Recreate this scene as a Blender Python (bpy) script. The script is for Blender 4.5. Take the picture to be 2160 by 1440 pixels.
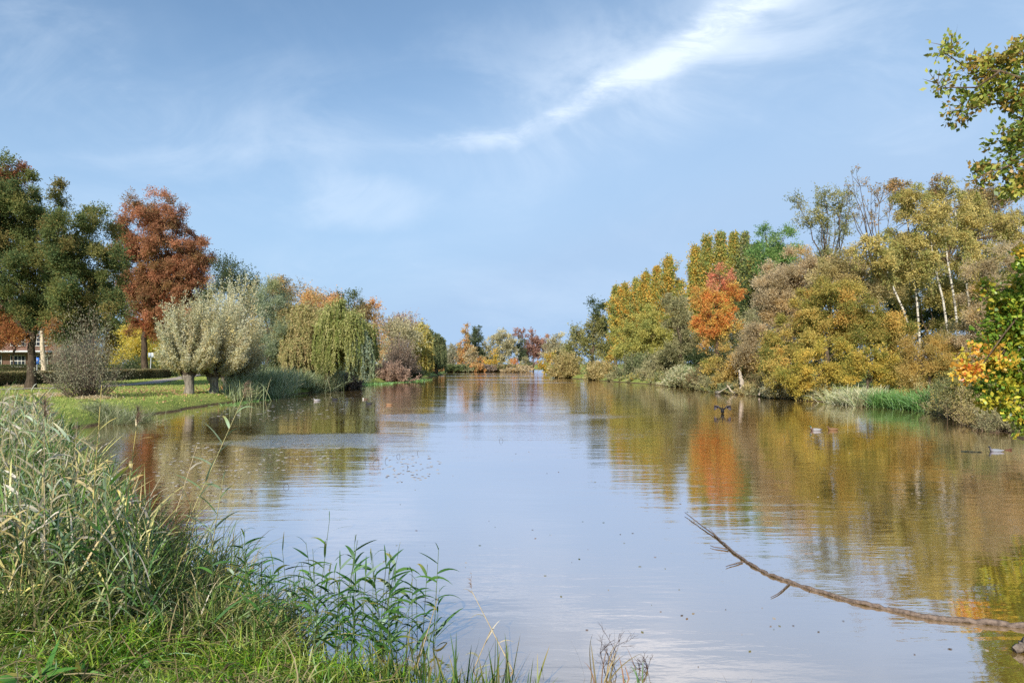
import bpy, math, random
import numpy as np
from math import radians as rad
for o in list(bpy.data.objects): bpy.data.objects.remove(o)
SC = bpy.context.scene
R = np.random.default_rng(7)
random.seed(7)

# ------------------------------------------------------------------ camera
H, F, HOR = 2.2, 1440.0, 766.0          # eye height over the water, focal length in photo pixels, horizon row
cam = bpy.data.cameras.new('camera'); co = bpy.data.objects.new('camera', cam)
SC.collection.objects.link(co); SC.camera = co
co.location = (0, 0, H); co.rotation_euler = (rad(90), 0, 0)
cam.sensor_width = 36; cam.lens = 24; cam.shift_y = (HOR - 720) / 2160
cam.clip_start = .1; cam.clip_end = 3000

# ------------------------------------------------------------------ sky and sun
SUN_EL, SUN_AZ = 33, -163                # azimuth clockwise from +Y (the view direction): behind the left shoulder
w = bpy.data.worlds.new('World'); SC.world = w; w.use_nodes = True
nt = w.node_tree; nt.nodes.clear()
def N(nt, t, **k):
    n = nt.nodes.new(t)
    for a, b in k.items():
        if a.startswith('i_'):
            n.inputs[a[2:].replace('_', ' ')].default_value = b
        else: setattr(n, a, b)
    return n
def M(nt, op, a, b=None, c=None, clamp=False):
    n = nt.nodes.new('ShaderNodeMath'); n.operation = op; n.use_clamp = clamp
    for i, v in enumerate((a, b, c)):
        if v is None: continue
        if hasattr(v, 'is_output'): nt.links.new(v, n.inputs[i])
        else: n.inputs[i].default_value = v
    return n.outputs[0]
def SS(nt, v, a, b, lo=0., hi=1.):
    n = nt.nodes.new('ShaderNodeMapRange'); n.interpolation_type = 'SMOOTHSTEP'
    nt.links.new(v, n.inputs[0]); n.inputs[1].default_value = a; n.inputs[2].default_value = b
    n.inputs[3].default_value = lo; n.inputs[4].default_value = hi
    return n.outputs[0]
def MIX(nt, f, a, b, mode='MIX'):
    n = nt.nodes.new('ShaderNodeMix'); n.data_type = 'RGBA'; n.blend_type = mode
    for s, v in ((n.inputs[0], f), (n.inputs[6], a), (n.inputs[7], b)):
        if hasattr(v, 'is_output'): nt.links.new(v, s)
        else: s.default_value = v if isinstance(v, (int, float)) else (*v, 1)[:4]
    return n.outputs[2]
def NOISE(nt, vec, scale, detail=4, rough=.5, dist=0., out=0):
    n = nt.nodes.new('ShaderNodeTexNoise'); n.inputs['Scale'].default_value = scale
    n.inputs['Detail'].default_value = detail; n.inputs['Roughness'].default_value = rough
    n.inputs['Distortion'].default_value = dist
    nt.links.new(vec, n.inputs['Vector']); return n.outputs[out]
def MAP(nt, vec, sc=(1, 1, 1), loc=(0, 0, 0), rot=(0, 0, 0)):
    n = nt.nodes.new('ShaderNodeMapping'); nt.links.new(vec, n.inputs['Vector'])
    n.inputs['Scale'].default_value = sc; n.inputs['Location'].default_value = loc; n.inputs['Rotation'].default_value = rot
    return n.outputs[0]
sky = N(nt, 'ShaderNodeTexSky', sky_type='NISHITA', sun_disc=False, sun_elevation=rad(SUN_EL), sun_rotation=rad(SUN_AZ),
        altitude=0, air_density=1.0, dust_density=.6, ozone_density=2.0)
tc = N(nt, 'ShaderNodeTexCoord')
sep = N(nt, 'ShaderNodeSeparateXYZ'); nt.links.new(tc.outputs['Generated'], sep.inputs[0])
dx, dy, dz = sep.outputs
el = M(nt, 'MAXIMUM', dz, 0.)
base = MIX(nt, 1., sky.outputs[0], (.78, .92, .96), 'MULTIPLY')
# thin high cloud veil (real cirrus layer: pale, stronger towards the horizon and towards the right)
veil = M(nt, 'ADD', SS(nt, el, .0, .5, .95, .1), SS(nt, dx, -.4, .6, .0, .5), clamp=True)
pl = N(nt, 'ShaderNodeCombineXYZ')
iz = M(nt, 'DIVIDE', 1., M(nt, 'MAXIMUM', M(nt, 'ADD', dz, .12), .05))
nt.links.new(M(nt, 'MULTIPLY', dx, iz), pl.inputs[0]); nt.links.new(M(nt, 'MULTIPLY', dy, iz), pl.inputs[1])
soft = NOISE(nt, MAP(nt, pl.outputs[0], (1, .6, 1), rot=(0, 0, .5)), 1.1, 5, .55, .6)
wisp = NOISE(nt, MAP(nt, pl.outputs[0], (1.2, .5, 1), (3.1, 1.7, 0), (0, 0, -.6)), 3.2, 8, .62, .8)
# the long streak: a straight band of cloud in direction space
iy = M(nt, 'DIVIDE', 1., M(nt, 'MAXIMUM', dy, .05))
u = M(nt, 'MULTIPLY', dx, iy); v = M(nt, 'MULTIPLY', dz, iy)
uv = N(nt, 'ShaderNodeCombineXYZ'); nt.links.new(u, uv.inputs[0]); nt.links.new(v, uv.inputs[1])
n1 = NOISE(nt, uv.outputs[0], 7., 7, .6, .3); n2 = NOISE(nt, MAP(nt, uv.outputs[0], (1, 3., 1), rot=(0, 0, -.42)), 9., 8, .68, .5)
n3 = NOISE(nt, MAP(nt, uv.outputs[0], (1, 2., 1), (5, 2, 0), (0, 0, -.35)), 2.6, 6, .6, .9)
# line through (-.125,.31) and (.47,.53); t along, s across
du = M(nt, 'ADD', u, .125); line = M(nt, 'ADD', M(nt, 'MULTIPLY', du, .05), M(nt, 'MULTIPLY', M(nt, 'MAXIMUM', M(nt, 'SUBTRACT', du, .13), 0.), .5))
s = M(nt, 'SUBTRACT', M(nt, 'SUBTRACT', v, .322), line)
s = M(nt, 'ADD', s, M(nt, 'MULTIPLY', M(nt, 'SUBTRACT', n1, .5), .055))
wid = SS(nt, u, -.14, .42, .018, .050)
core = M(nt, 'SUBTRACT', 1., SS(nt, M(nt, 'DIVIDE', M(nt, 'ABSOLUTE', s), wid), .0, 1.1))
ends = M(nt, 'MULTIPLY', SS(nt, u, -.2, .1, .1, 1.), SS(nt, u, .34, .52, 1., .55))
streak = M(nt, 'MULTIPLY', M(nt, 'MULTIPLY', core, ends), SS(nt, n2, .32, .68, .2, .8))
halo = M(nt, 'MULTIPLY', M(nt, 'SUBTRACT', 1., SS(nt, M(nt, 'ABSOLUTE', M(nt, 'ADD', s, .02)), .0, .17)), M(nt, 'MULTIPLY', ends, .5))
halo = M(nt, 'MULTIPLY', halo, SS(nt, n3, .35, .65, .3, 1.))
def patch(cu, cv, ru, rv, amp):
    a = M(nt, 'POWER', M(nt, 'DIVIDE', M(nt, 'SUBTRACT', u, cu), ru), 2.); b = M(nt, 'POWER', M(nt, 'DIVIDE', M(nt, 'SUBTRACT', v, cv), rv), 2.)
    d = M(nt, 'ADD', M(nt, 'ADD', a, b), M(nt, 'MULTIPLY', M(nt, 'SUBTRACT', n1, .5), 1.6))
    return M(nt, 'MULTIPLY', M(nt, 'SUBTRACT', 1., SS(nt, d, .0, 1.1)), M(nt, 'MULTIPLY', SS(nt, n3, .38, .68), amp))
p = M(nt, 'ADD', patch(-.25, .235, .16, .05, .3), patch(-.68, .46, .16, .1, .28))
p = M(nt, 'ADD', p, patch(-.33, .36, .3, .12, .14)); p = M(nt, 'ADD', p, patch(-.5, .3, .3, .1, .12))
p = M(nt, 'ADD', p, patch(.62, .42, .35, .16, .25)); p = M(nt, 'ADD', p, patch(.02, .12, .5, .08, .16))
p = M(nt, 'ADD', p, patch(.1, .42, .3, .14, .18))
front = M(nt, 'GREATER_THAN', dy, .06)
cl = M(nt, 'MULTIPLY', M(nt, 'ADD', M(nt, 'ADD', streak, halo), p), front)
cl = M(nt, 'ADD', cl, M(nt, 'MULTIPLY', SS(nt, soft, .45, .75), M(nt, 'MULTIPLY', SS(nt, wisp, .35, .7), .08)), clamp=True)
c1 = MIX(nt, M(nt, 'MULTIPLY', veil, 1., clamp=True), base, (2.75, 3.9, 5.5))
c2 = MIX(nt, cl, c1, (5.5, 6.25, 7.2))
bg = N(nt, 'ShaderNodeBackground'); bg.inputs[1].default_value = .08
nt.links.new(c2, bg.inputs[0])
out = N(nt, 'ShaderNodeOutputWorld'); nt.links.new(bg.outputs[0], out.inputs[0])
sl = bpy.data.lights.new('sun', 'SUN'); sl.energy = 3.6; sl.angle = rad(.6); sl.color = (1, .93, .82)
so = bpy.data.objects.new('sun', sl); SC.collection.objects.link(so)
from mathutils import Vector, Matrix
sd_ = Vector((math.cos(rad(SUN_EL)) * math.sin(rad(SUN_AZ)), math.cos(rad(SUN_EL)) * math.cos(rad(SUN_AZ)), math.sin(rad(SUN_EL))))
so.rotation_euler = sd_.to_track_quat('Z', 'Y').to_euler(); so.location = sd_ * 50
vs = SC.view_settings; vs.view_transform = 'Standard'; vs.look = 'None'; vs.exposure = 1.03; vs.gamma = 1
cy = SC.cycles; cy.max_bounces = 7; cy.diffuse_bounces = 3; cy.glossy_bounces = 3; cy.transmission_bounces = 4; cy.transparent_max_bounces = 4
cy.use_denoising = False; cy.caustics_reflective = False; cy.caustics_refractive = False; cy.sample_clamp_indirect = 4

# ------------------------------------------------------------------ helpers
def P(px, D): return (px - 1080) / F * D
def Z(py, D): return H - (py - HOR) / F * D
def W(px, py, D): return np.array([P(px, D), D, Z(py, D)])
def G(px, py, z=0.):                      # the ground point at height z seen at a pixel
    D = (H - z) * F / (py - HOR); return np.array([P(px, D), D, z])
def lin(h):
    c = np.array([int(h[i:i + 2], 16) / 255 for i in (0, 2, 4)])
    return np.where(c < .04045, c / 12.92, ((c + .055) / 1.055) ** 2.4)
def tag(o, label=None, cat=None, group=None, kind=None):
    for k, v_ in (('label', label), ('category', cat), ('group', group), ('kind', kind)):
        if v_: o[k] = v_
    return o
def empty(name, loc, label, cat, group=None):
    o = bpy.data.objects.new(name, None); SC.collection.objects.link(o); o.location = loc
    o.empty_display_size = .3
    return tag(o, label, cat, group)
def nrm(a): return a / np.maximum(np.linalg.norm(a, axis=-1, keepdims=True), 1e-9)
class MB:
    def __init__(s): s.v = []; s.f = []; s.c = []; s.n = 0
    def add(s, v, f, c):
        v = np.asarray(v, float).reshape(-1, 3); f = np.asarray(f, int).reshape(-1, 4)
        c = np.broadcast_to(np.asarray(c, float), (len(v), 3)) if np.ndim(c) == 1 else np.asarray(c, float).reshape(-1, 3)
        s.v.append(v); s.f.append(f + s.n); s.c.append(c); s.n += len(v)
    def leaves(s, pos, ax, L, wd, col, flat=0.):
        n = len(pos)
        if not n: return
        ax = nrm(ax); r = R.normal(size=(n, 3)); r[:, 2] *= (1 - flat)
        side = nrm(np.cross(ax, r)); L = np.broadcast_to(L, n)[:, None]; wd = np.broadcast_to(wd, n)[:, None]
        mid = pos + ax * L * .5; up = np.cross(side, ax) * L * .08
        v = np.stack([pos, mid + side * wd * .5 + up, pos + ax * L, mid - side * wd * .5 + up], 1).reshape(-1, 3)
        s.add(v, np.arange(n * 4).reshape(n, 4), np.repeat(np.asarray(col), 4, 0))
    def ribbons(s, p0, d, L, wd, col, droop=.3, seg=4, bend=None, tipcol=None, base=.5):
        n = len(p0); d = nrm(d); L = np.broadcast_to(L, n); wd = np.broadcast_to(wd, n); droop = np.broadcast_to(droop, n)
        t = np.linspace(0, 1, seg + 1)
        pts = p0[:, None] + d[:, None] * (L[:, None] * t)[..., None]
        pts[..., 2] -= (droop * L)[:, None] * t ** 2
        if bend is not None: pts += bend[:, None] * (t ** 2)[None, :, None] * L[:, None, None]
        side = np.cross(d, np.array([0, 0, 1.]) + R.normal(size=(n, 3)) * .45); side = nrm(side)
        prof = np.minimum(1, base + t * 3) * np.maximum(0, 1 - t) ** .62 * 1.12 + .02
        o = side[:, None] * (wd[:, None] * .5 * prof)[..., None]
        v = np.stack([pts - o, pts + o], 2)          # n, seg+1, 2, 3
        i = np.arange(seg)[None] * 2 + (np.arange(n) * (seg + 1) * 2)[:, None]
        f = np.stack([i, i + 1, i + 3, i + 2], -1)
        col = np.asarray(col); c = np.broadcast_to(col[:, None, None], v.shape).copy()
        if tipcol is not None: c = c * (1 - t ** 2)[None, :, None, None] + np.asarray(tipcol)[:, None, None] * (t ** 2)[None, :, None, None]
        s.add(v, f, c.reshape(-1, 3))
        return pts
    def tube(s, pts, rr, col, sides=6, rough=0.):
        pts = np.asarray(pts, float); k = len(pts); rr = np.broadcast_to(rr, k).astype(float)
        t = nrm(np.gradient(pts, axis=0)); ref = np.array([.31, .94, .1]) if abs(t[0][2]) > .6 else np.array([0, 0, 1.])
        a = nrm(np.cross(t, ref)); b = np.cross(t, a); an = np.arange(sides) / sides * 2 * math.pi
        rad_ = rr[:, None] * (1 + (R.normal(size=(k, sides)) * rough if rough else 0))
        v = pts[:, None] + (a[:, None] * np.cos(an)[None, :, None] + b[:, None] * np.sin(an)[None, :, None]) * rad_[..., None]
        i = np.arange(k - 1)[:, None] * sides; j = np.arange(sides)[None]; j2 = (j + 1) % sides
        f = np.stack([i + j, i + j2, i + sides + j2, i + sides + j], -1).reshape(-1, 4)
        s.add(v, f, col)
        for e, o_ in ((0, 1), (k - 1, -1)):           # closed ends
            vv = np.concatenate([v[e], pts[e:e + 1]]); ff = [[q, (q + 1) % sides, sides, sides] for q in range(0, sides)]
            s.add(vv, [[f_[0], f_[1], f_[2], f_[2]] for f_ in ff] if False else np.array([[q, (q + 1) % sides, (q + 2) % sides, sides] for q in range(0, sides, 2)]), col)
    def box(s, c, sz, col, rz=0.):
        x, y, z = np.array(sz) / 2; q = np.array([[a, b, d] for a in (-x, x) for b in (-y, y) for d in (-z, z)])
        cs, sn = math.cos(rz), math.sin(rz); q = np.stack([q[:, 0] * cs - q[:, 1] * sn, q[:, 0] * sn + q[:, 1] * cs, q[:, 2]], 1)
        s.add(q + np.array(c), [[0, 1, 3, 2], [4, 6, 7, 5], [0, 4, 5, 1], [2, 3, 7, 6], [0, 2, 6, 4], [1, 5, 7, 3]], col)
    def loft(s, cen, rx, rz, cols, sides=10, ax=None):
        """a closed body: ellipse rings along a spine (spine roughly along x)"""
        cen = np.asarray(cen, float); k = len(cen); t = nrm(np.gradient(cen, axis=0))
        a = nrm(np.cross(t, np.array([0, 0, 1.]) if ax is None else np.array(ax, float))); b = np.cross(a, t)
        an = np.arange(sides) / sides * 2 * math.pi
        v = cen[:, None] + a[:, None] * (np.cos(an)[None] * np.asarray(rx)[:, None])[..., None] + b[:, None] * (np.sin(an)[None] * np.asarray(rz)[:, None])[..., None]
        i = np.arange(k - 1)[:, None] * sides; j = np.arange(sides)[None]; j2 = (j + 1) % sides
        s.add(v, np.stack([i + j, i + j2, i + sides + j2, i + sides + j], -1), np.repeat(np.asarray(cols, float), sides, 0))
    def build(s, name, mat, parent=None, smooth=False, origin=None):
        V = np.concatenate(s.v); Fq = np.concatenate(s.f); C_ = np.concatenate(s.c)
        if parent is not None: V = V - np.array(parent.matrix_world.translation if False else parent.location)
        loc = None
        if parent is None and origin is not None: V = V - np.array(origin); loc = origin
        me = bpy.data.meshes.new(name); me.vertices.add(len(V)); me.vertices.foreach_set('co', V.ravel().astype('f4'))
        me.loops.add(len(Fq) * 4); me.polygons.add(len(Fq))
        me.loops.foreach_set('vertex_index', Fq.ravel().astype('i4'))
        me.polygons.foreach_set('loop_start', np.arange(0, len(Fq) * 4, 4, dtype='i4'))
        a = me.color_attributes.new('Col', 'FLOAT_COLOR', 'POINT')
        a.data.foreach_set('color', np.concatenate([np.clip(C_, 0, 1), np.ones((len(C_), 1))], 1).ravel().astype('f4'))
        me.update(calc_edges=True)
        if smooth: me.shade_smooth()
        me.materials.append(mat)
        o = bpy.data.objects.new(name, me); SC.collection.objects.link(o)
        if parent is not None: o.parent = parent
        elif loc is not None: o.location = loc
        return o

# ------------------------------------------------------------------ materials
def mat(name):
    m = bpy.data.materials.new(name); m.use_nodes = True; m.node_tree.nodes.clear()
    o = m.node_tree.nodes.new('ShaderNodeOutputMaterial'); return m, m.node_tree, o
def foliage(name, trans=.35, gloss=.0, rough=.5):
    m, t, o = mat(name); a = N(t, 'ShaderNodeAttribute', attribute_name='Col')
    d = N(t, 'ShaderNodeBsdfDiffuse'); tr = N(t, 'ShaderNodeBsdfTranslucent'); mx = N(t, 'ShaderNodeMixShader')
    t.links.new(a.outputs[0], d.inputs[0]); t.links.new(a.outputs[0], tr.inputs[0]); mx.inputs[0].default_value = trans
    t.links.new(d.outputs[0], mx.inputs[1]); t.links.new(tr.outputs[0], mx.inputs[2]); last = mx.outputs[0]
    if gloss:
        g = N(t, 'ShaderNodeBsdfGlossy'); g.inputs['Roughness'].default_value = rough; g.inputs[0].default_value = (.8, .9, 1, 1)
        m2 = N(t, 'ShaderNodeMixShader'); m2.inputs[0].default_value = gloss
        t.links.new(last, m2.inputs[1]); t.links.new(g.outputs[0], m2.inputs[2]); last = m2.outputs[0]
    t.links.new(last, o.inputs[0]); return m
def solid(name, rough=.7, noise=30., amt=.35, bump=.3, spec=.3, stretch=(1, 1, 1)):
    m, t, o = mat(name); a = N(t, 'ShaderNodeAttribute', attribute_name='Col'); g = N(t, 'ShaderNodeTexCoord')
    n = NOISE(t, MAP(t, g.outputs['Object'], stretch), noise, 5, .6)
    k = SS(t, n, .3, .7, 1 - amt, 1 + amt * .6)
    cc = MIX(t, 1., a.outputs[0], (1, 1, 1), 'MULTIPLY')
    vm = N(t, 'ShaderNodeVectorMath', operation='SCALE'); t.links.new(a.outputs[0], vm.inputs[0]); t.links.new(k, vm.inputs['Scale'])
    b = N(t, 'ShaderNodeBsdfPrincipled'); t.links.new(vm.outputs[0], b.inputs['Base Color']); b.inputs['Roughness'].default_value = rough
    b.inputs['Specular IOR Level'].default_value = spec
    bm = N(t, 'ShaderNodeBump'); bm.inputs['Strength'].default_value = bump; bm.inputs['Distance'].default_value = .03
    t.links.new(n, bm.inputs['Height']); t.links.new(bm.outputs[0], b.inputs['Normal'])
    t.links.new(b.outputs[0], o.inputs[0]); return m
LEAF = foliage('leaf_matte', .5); SHEEN = foliage('leaf_with_sheen', .45, .02, .4); REEDM = foliage('reed_leaf', .35, .035, .45)
BARK = solid('bark', .9, 9., .5, .8, .15, (1, 1, .25)); BIRCH = solid('birch_bark', .8, 5., .55, .2, .2, (1, 1, 2.5))
WOOD = solid('dead_wood', .85, 26., .45, .7, .2, (1, 1, 1)); PLAIN = solid('painted', .5, 12., .12, .05, .4)
FEATH = solid('feathers', .7, 60., .2, .1, .3); STEM = solid('reed_stem', .6, 14., .25, .0, .3)

# ------------------------------------------------------------------ lake outline and terrain
LK = [(320, 875), (400, 861), (470, 851), (520, 843), (620, 832), (700, 821), (760, 811), (800, 808), (860, 802), (900, 796), (935, 790)]
lake = [tuple(G(a, b)[:2]) for a, b in LK]
lake += [(-15.5, 158), (-15, 172), (-9, 178), (-4, 184), (2, 196), (6, 222), (9, 262), (24, 262), (20, 200), (9.5, 165), (6.5, 130)]
lake += [tuple(G(a, b)[:2]) for a, b in [(1180, 795), (1235, 800), (1300, 805), (1400, 812), (1460, 818), (1530, 829), (1650, 839), (1750, 849), (1850, 853), (1950, 862), (2060, 885), (2160, 928)]]
lake += [(12.6, 13.5), (10.5, 8), (8, 4.2), (5.5, 3.3), (3, 3.6), (1.4, 3.75), (.5, 4.05), (-.55, 4.25), (-1.3, 4.65), (-2.1, 5.3), (-2.9, 6.4), (-4.0, 7.9), (-5.7, 9.9), (-7.6, 12.2), (-10.2, 15.6), (-12.6, 19.5), (-14.8, 23)]
LKP = np.array(lake)
def sdist(x, y):
    p = np.stack([x.ravel(), y.ravel()], 1); a = LKP; b = np.roll(LKP, -1, 0); d = np.full(len(p), 1e9); ins = np.zeros(len(p), bool)
    for i in range(len(a)):
        e = b[i] - a[i]; w_ = p - a[i]; t = np.clip((w_ @ e) / (e @ e), 0, 1); d = np.minimum(d, np.linalg.norm(w_ - t[:, None] * e, axis=1))
        c = ((a[i][1] > p[:, 1]) != (b[i][1] > p[:, 1])) & (p[:, 0] < (b[i][0] - a[i][0]) * (p[:, 1] - a[i][1]) / (b[i][1] - a[i][1] + 1e-12) + a[i][0])
        ins ^= c
    return np.where(ins, -d, d).reshape(x.shape)
def gz(x, y):
    x = np.asarray(x, float); y = np.asarray(y, float); s_ = sdist(x, y)
    s_ = s_ + .18 * np.sin(x * 1.7 + y * .6) * np.cos(y * 1.3 - x * .4) * np.clip(1 - y / 200, .3, 1)
    up = np.clip(s_ / np.interp(np.hypot(x, y), [7, 12], [2.7, 1.3]), 0, 1); z = .5 * (1 - (1 - up) ** 2.2) + .06 * np.clip((s_ - 1.3) / 4, 0, 1)
    z = np.where(s_ < 0, np.maximum(-1.2, s_ * .55), z)
    return z + np.where(s_ > 0, .02 * np.sin(x * .9) * np.sin(y * .7), 0)
def grid(a, b, n, mid, k):                 # spacing dense round mid
    t = np.linspace(-1, 1, n); q = np.sinh(t * k) / math.sinh(k)
    return np.unique(np.concatenate([mid + q[q < 0] * (mid - a), mid + q[q >= 0] * (b - mid)]))
gx = grid(-900, 900, 560, 0, 5.2); gy = np.unique(np.concatenate([np.linspace(-60, 1.5, 14), np.linspace(1.5, 12, 70), np.geomspace(12, 1500, 380)]))
X, Y = np.meshgrid(gx, gy); Zt = gz(X, Y)
tm = MB(); ny, nx = X.shape; i = np.arange(nx - 1)[None] + np.arange(ny - 1)[:, None] * nx
tm.add(np.stack([X, Y, Zt], -1), np.stack([i, i + 1, i + nx + 1, i + nx], -1), np.array([1., 1, 1]))
m, t, o = mat('grass_ground'); g = N(t, 'ShaderNodeNewGeometry'); pos = g.outputs['Position']
na = NOISE(t, pos, .35, 5, .6); nb = NOISE(t, pos, 2.6, 6, .7); nc = NOISE(t, pos, 14., 4, .7)
gr = MIX(t, SS(t, na, .35, .65), (.19, .24, .055), (.28, .31, .085)); gr = MIX(t, SS(t, nb, .3, .75, 0, .6), gr, (.07, .12, .02))
lv = M(t, 'MULTIPLY', SS(t, nc, .52, .66), SS(t, na, .40, .62)); gr = MIX(t, M(t, 'MULTIPLY', lv, .8), gr, (.28, .16, .06))
sp = N(t, 'ShaderNodeSeparateXYZ'); t.links.new(pos, sp.inputs[0])
soil = MIX(t, SS(t, nb, .3, .7), (.055, .04, .022), (.12, .085, .05))
gr = MIX(t, SS(t, M(t, 'ADD', sp.outputs[2], M(t, 'MULTIPLY', nb, .08)), .07, .16), soil, gr)
b = N(t, 'ShaderNodeBsdfPrincipled'); b.inputs['Roughness'].default_value = .95; b.inputs['Specular IOR Level'].default_value = .1
bm = N(t, 'ShaderNodeBump'); bm.inputs['Strength'].default_value = .8; bm.inputs['Distance'].default_value = .08
t.links.new(nc, bm.inputs['Height']); t.links.new(bm.outputs[0], b.inputs['Normal']); t.links.new(gr, b.inputs['Base Color']); t.links.new(b.outputs[0], o.inputs[0])
tag(tm.build('ground', m, smooth=True), kind='structure')

# ------------------------------------------------------------------ water
m, t, o = mat('pond_water'); g = N(t, 'ShaderNodeNewGeometry'); pos = g.outputs['Position']
big = NOISE(t, MAP(t, pos, (.35, .8, 1)), .5, 3, .5)
r1 = NOISE(t, MAP(t, pos, (.55, 2.2, 1), rot=(0, 0, .12)), 1.1, 3, .5, .3)
r2 = NOISE(t, MAP(t, pos, (1.6, 5., 1), rot=(0, 0, -.1)), 1.6, 4, .55)
r3 = NOISE(t, MAP(t, pos, (1., 1.8, 1)), 9., 3, .6)
sp = N(t, 'ShaderNodeSeparateXYZ'); t.links.new(pos, sp.inputs[0])
wob = NOISE(t, MAP(t, pos, (.5, .8, 1)), .55, 5, .6)
def gust(cx, cy_, rx_, ry_, amp):
    a = M(t, 'POWER', M(t, 'DIVIDE', M(t, 'SUBTRACT', sp.outputs[0], cx), rx_), 2.); b_ = M(t, 'POWER', M(t, 'DIVIDE', M(t, 'SUBTRACT', sp.outputs[1], cy_), ry_), 2.)
    d = M(t, 'ADD', M(t, 'ADD', a, b_), M(t, 'MULTIPLY', M(t, 'SUBTRACT', wob, .5), 2.6))
    return M(t, 'MULTIPLY', M(t, 'SUBTRACT', 1., SS(t, d, .2, 1.3)), amp)
gs = gust(-1.5, 28, 6.5, 2.6, 1.)
for a in ((-5.6, 19.6, 2.7, 2.2, 1.8), (-1, 118, 13, 5, 2.2), (2, 92, 12, 3.5, 2.2), (4, 78, 9, 1.6, 2.2), (-8, 64, 4, 2., .6), (9, 66, 5, 3, .45), (-4, 145, 14, 5, 2.2), (1.5, 22, 5, 2.5, .3)):
    gs = M(t, 'MAXIMUM', gs, gust(*a))
h = M(t, 'ADD', M(t, 'MULTIPLY', r1, .26), M(t, 'MULTIPLY', r2, .10))
amp = SS(t, big, .3, .7, .35, 1.)
h = M(t, 'MULTIPLY', h, amp)
h2 = M(t, 'ADD', M(t, 'MULTIPLY', r2, .22), M(t, 'MULTIPLY', r3, .16))
h = M(t, 'ADD', h, M(t, 'MULTIPLY', h2, gs))
bm = N(t, 'ShaderNodeBump'); bm.inputs['Strength'].default_value = 1.; bm.inputs['Distance'].default_value = .035
t.links.new(h, bm.inputs['Height'])
lw = N(t, 'ShaderNodeLayerWeight'); lw.inputs[0].default_value = .5
fr = SS(t, lw.outputs['Facing'], .25, .95, .30, .95)
df = N(t, 'ShaderNodeBsdfDiffuse'); t.links.new(MIX(t, SS(t, big, .3, .7), (.25, .165, .035), (.29, .20, .055)), df.inputs[0])
gl = N(t, 'ShaderNodeBsdfGlossy'); gl.inputs['Roughness'].default_value = .03; gl.inputs[0].default_value = (1., .935, .965, 1); t.links.new(bm.outputs[0], gl.inputs['Normal'])
mx = N(t, 'ShaderNodeMixShader'); t.links.new(fr, mx.inputs[0]); t.links.new(df.outputs[0], mx.inputs[1]); t.links.new(gl.outputs[0], mx.inputs[2]); t.links.new(mx.outputs[0], o.inputs[0])
wm = MB(); wx = np.linspace(-60, 60, 13); wy = np.linspace(-2, 300, 31); X, Y = np.meshgrid(wx, wy); ny, nx = X.shape
i = np.arange(nx - 1)[None] + np.arange(ny - 1)[:, None] * nx
wm.add(np.stack([X, Y, X * 0], -1), np.stack([i, i + 1, i + nx + 1, i + nx], -1), np.array([1., 1, 1]))
tag(wm.build('water', m, smooth=True), kind='structure')

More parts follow.
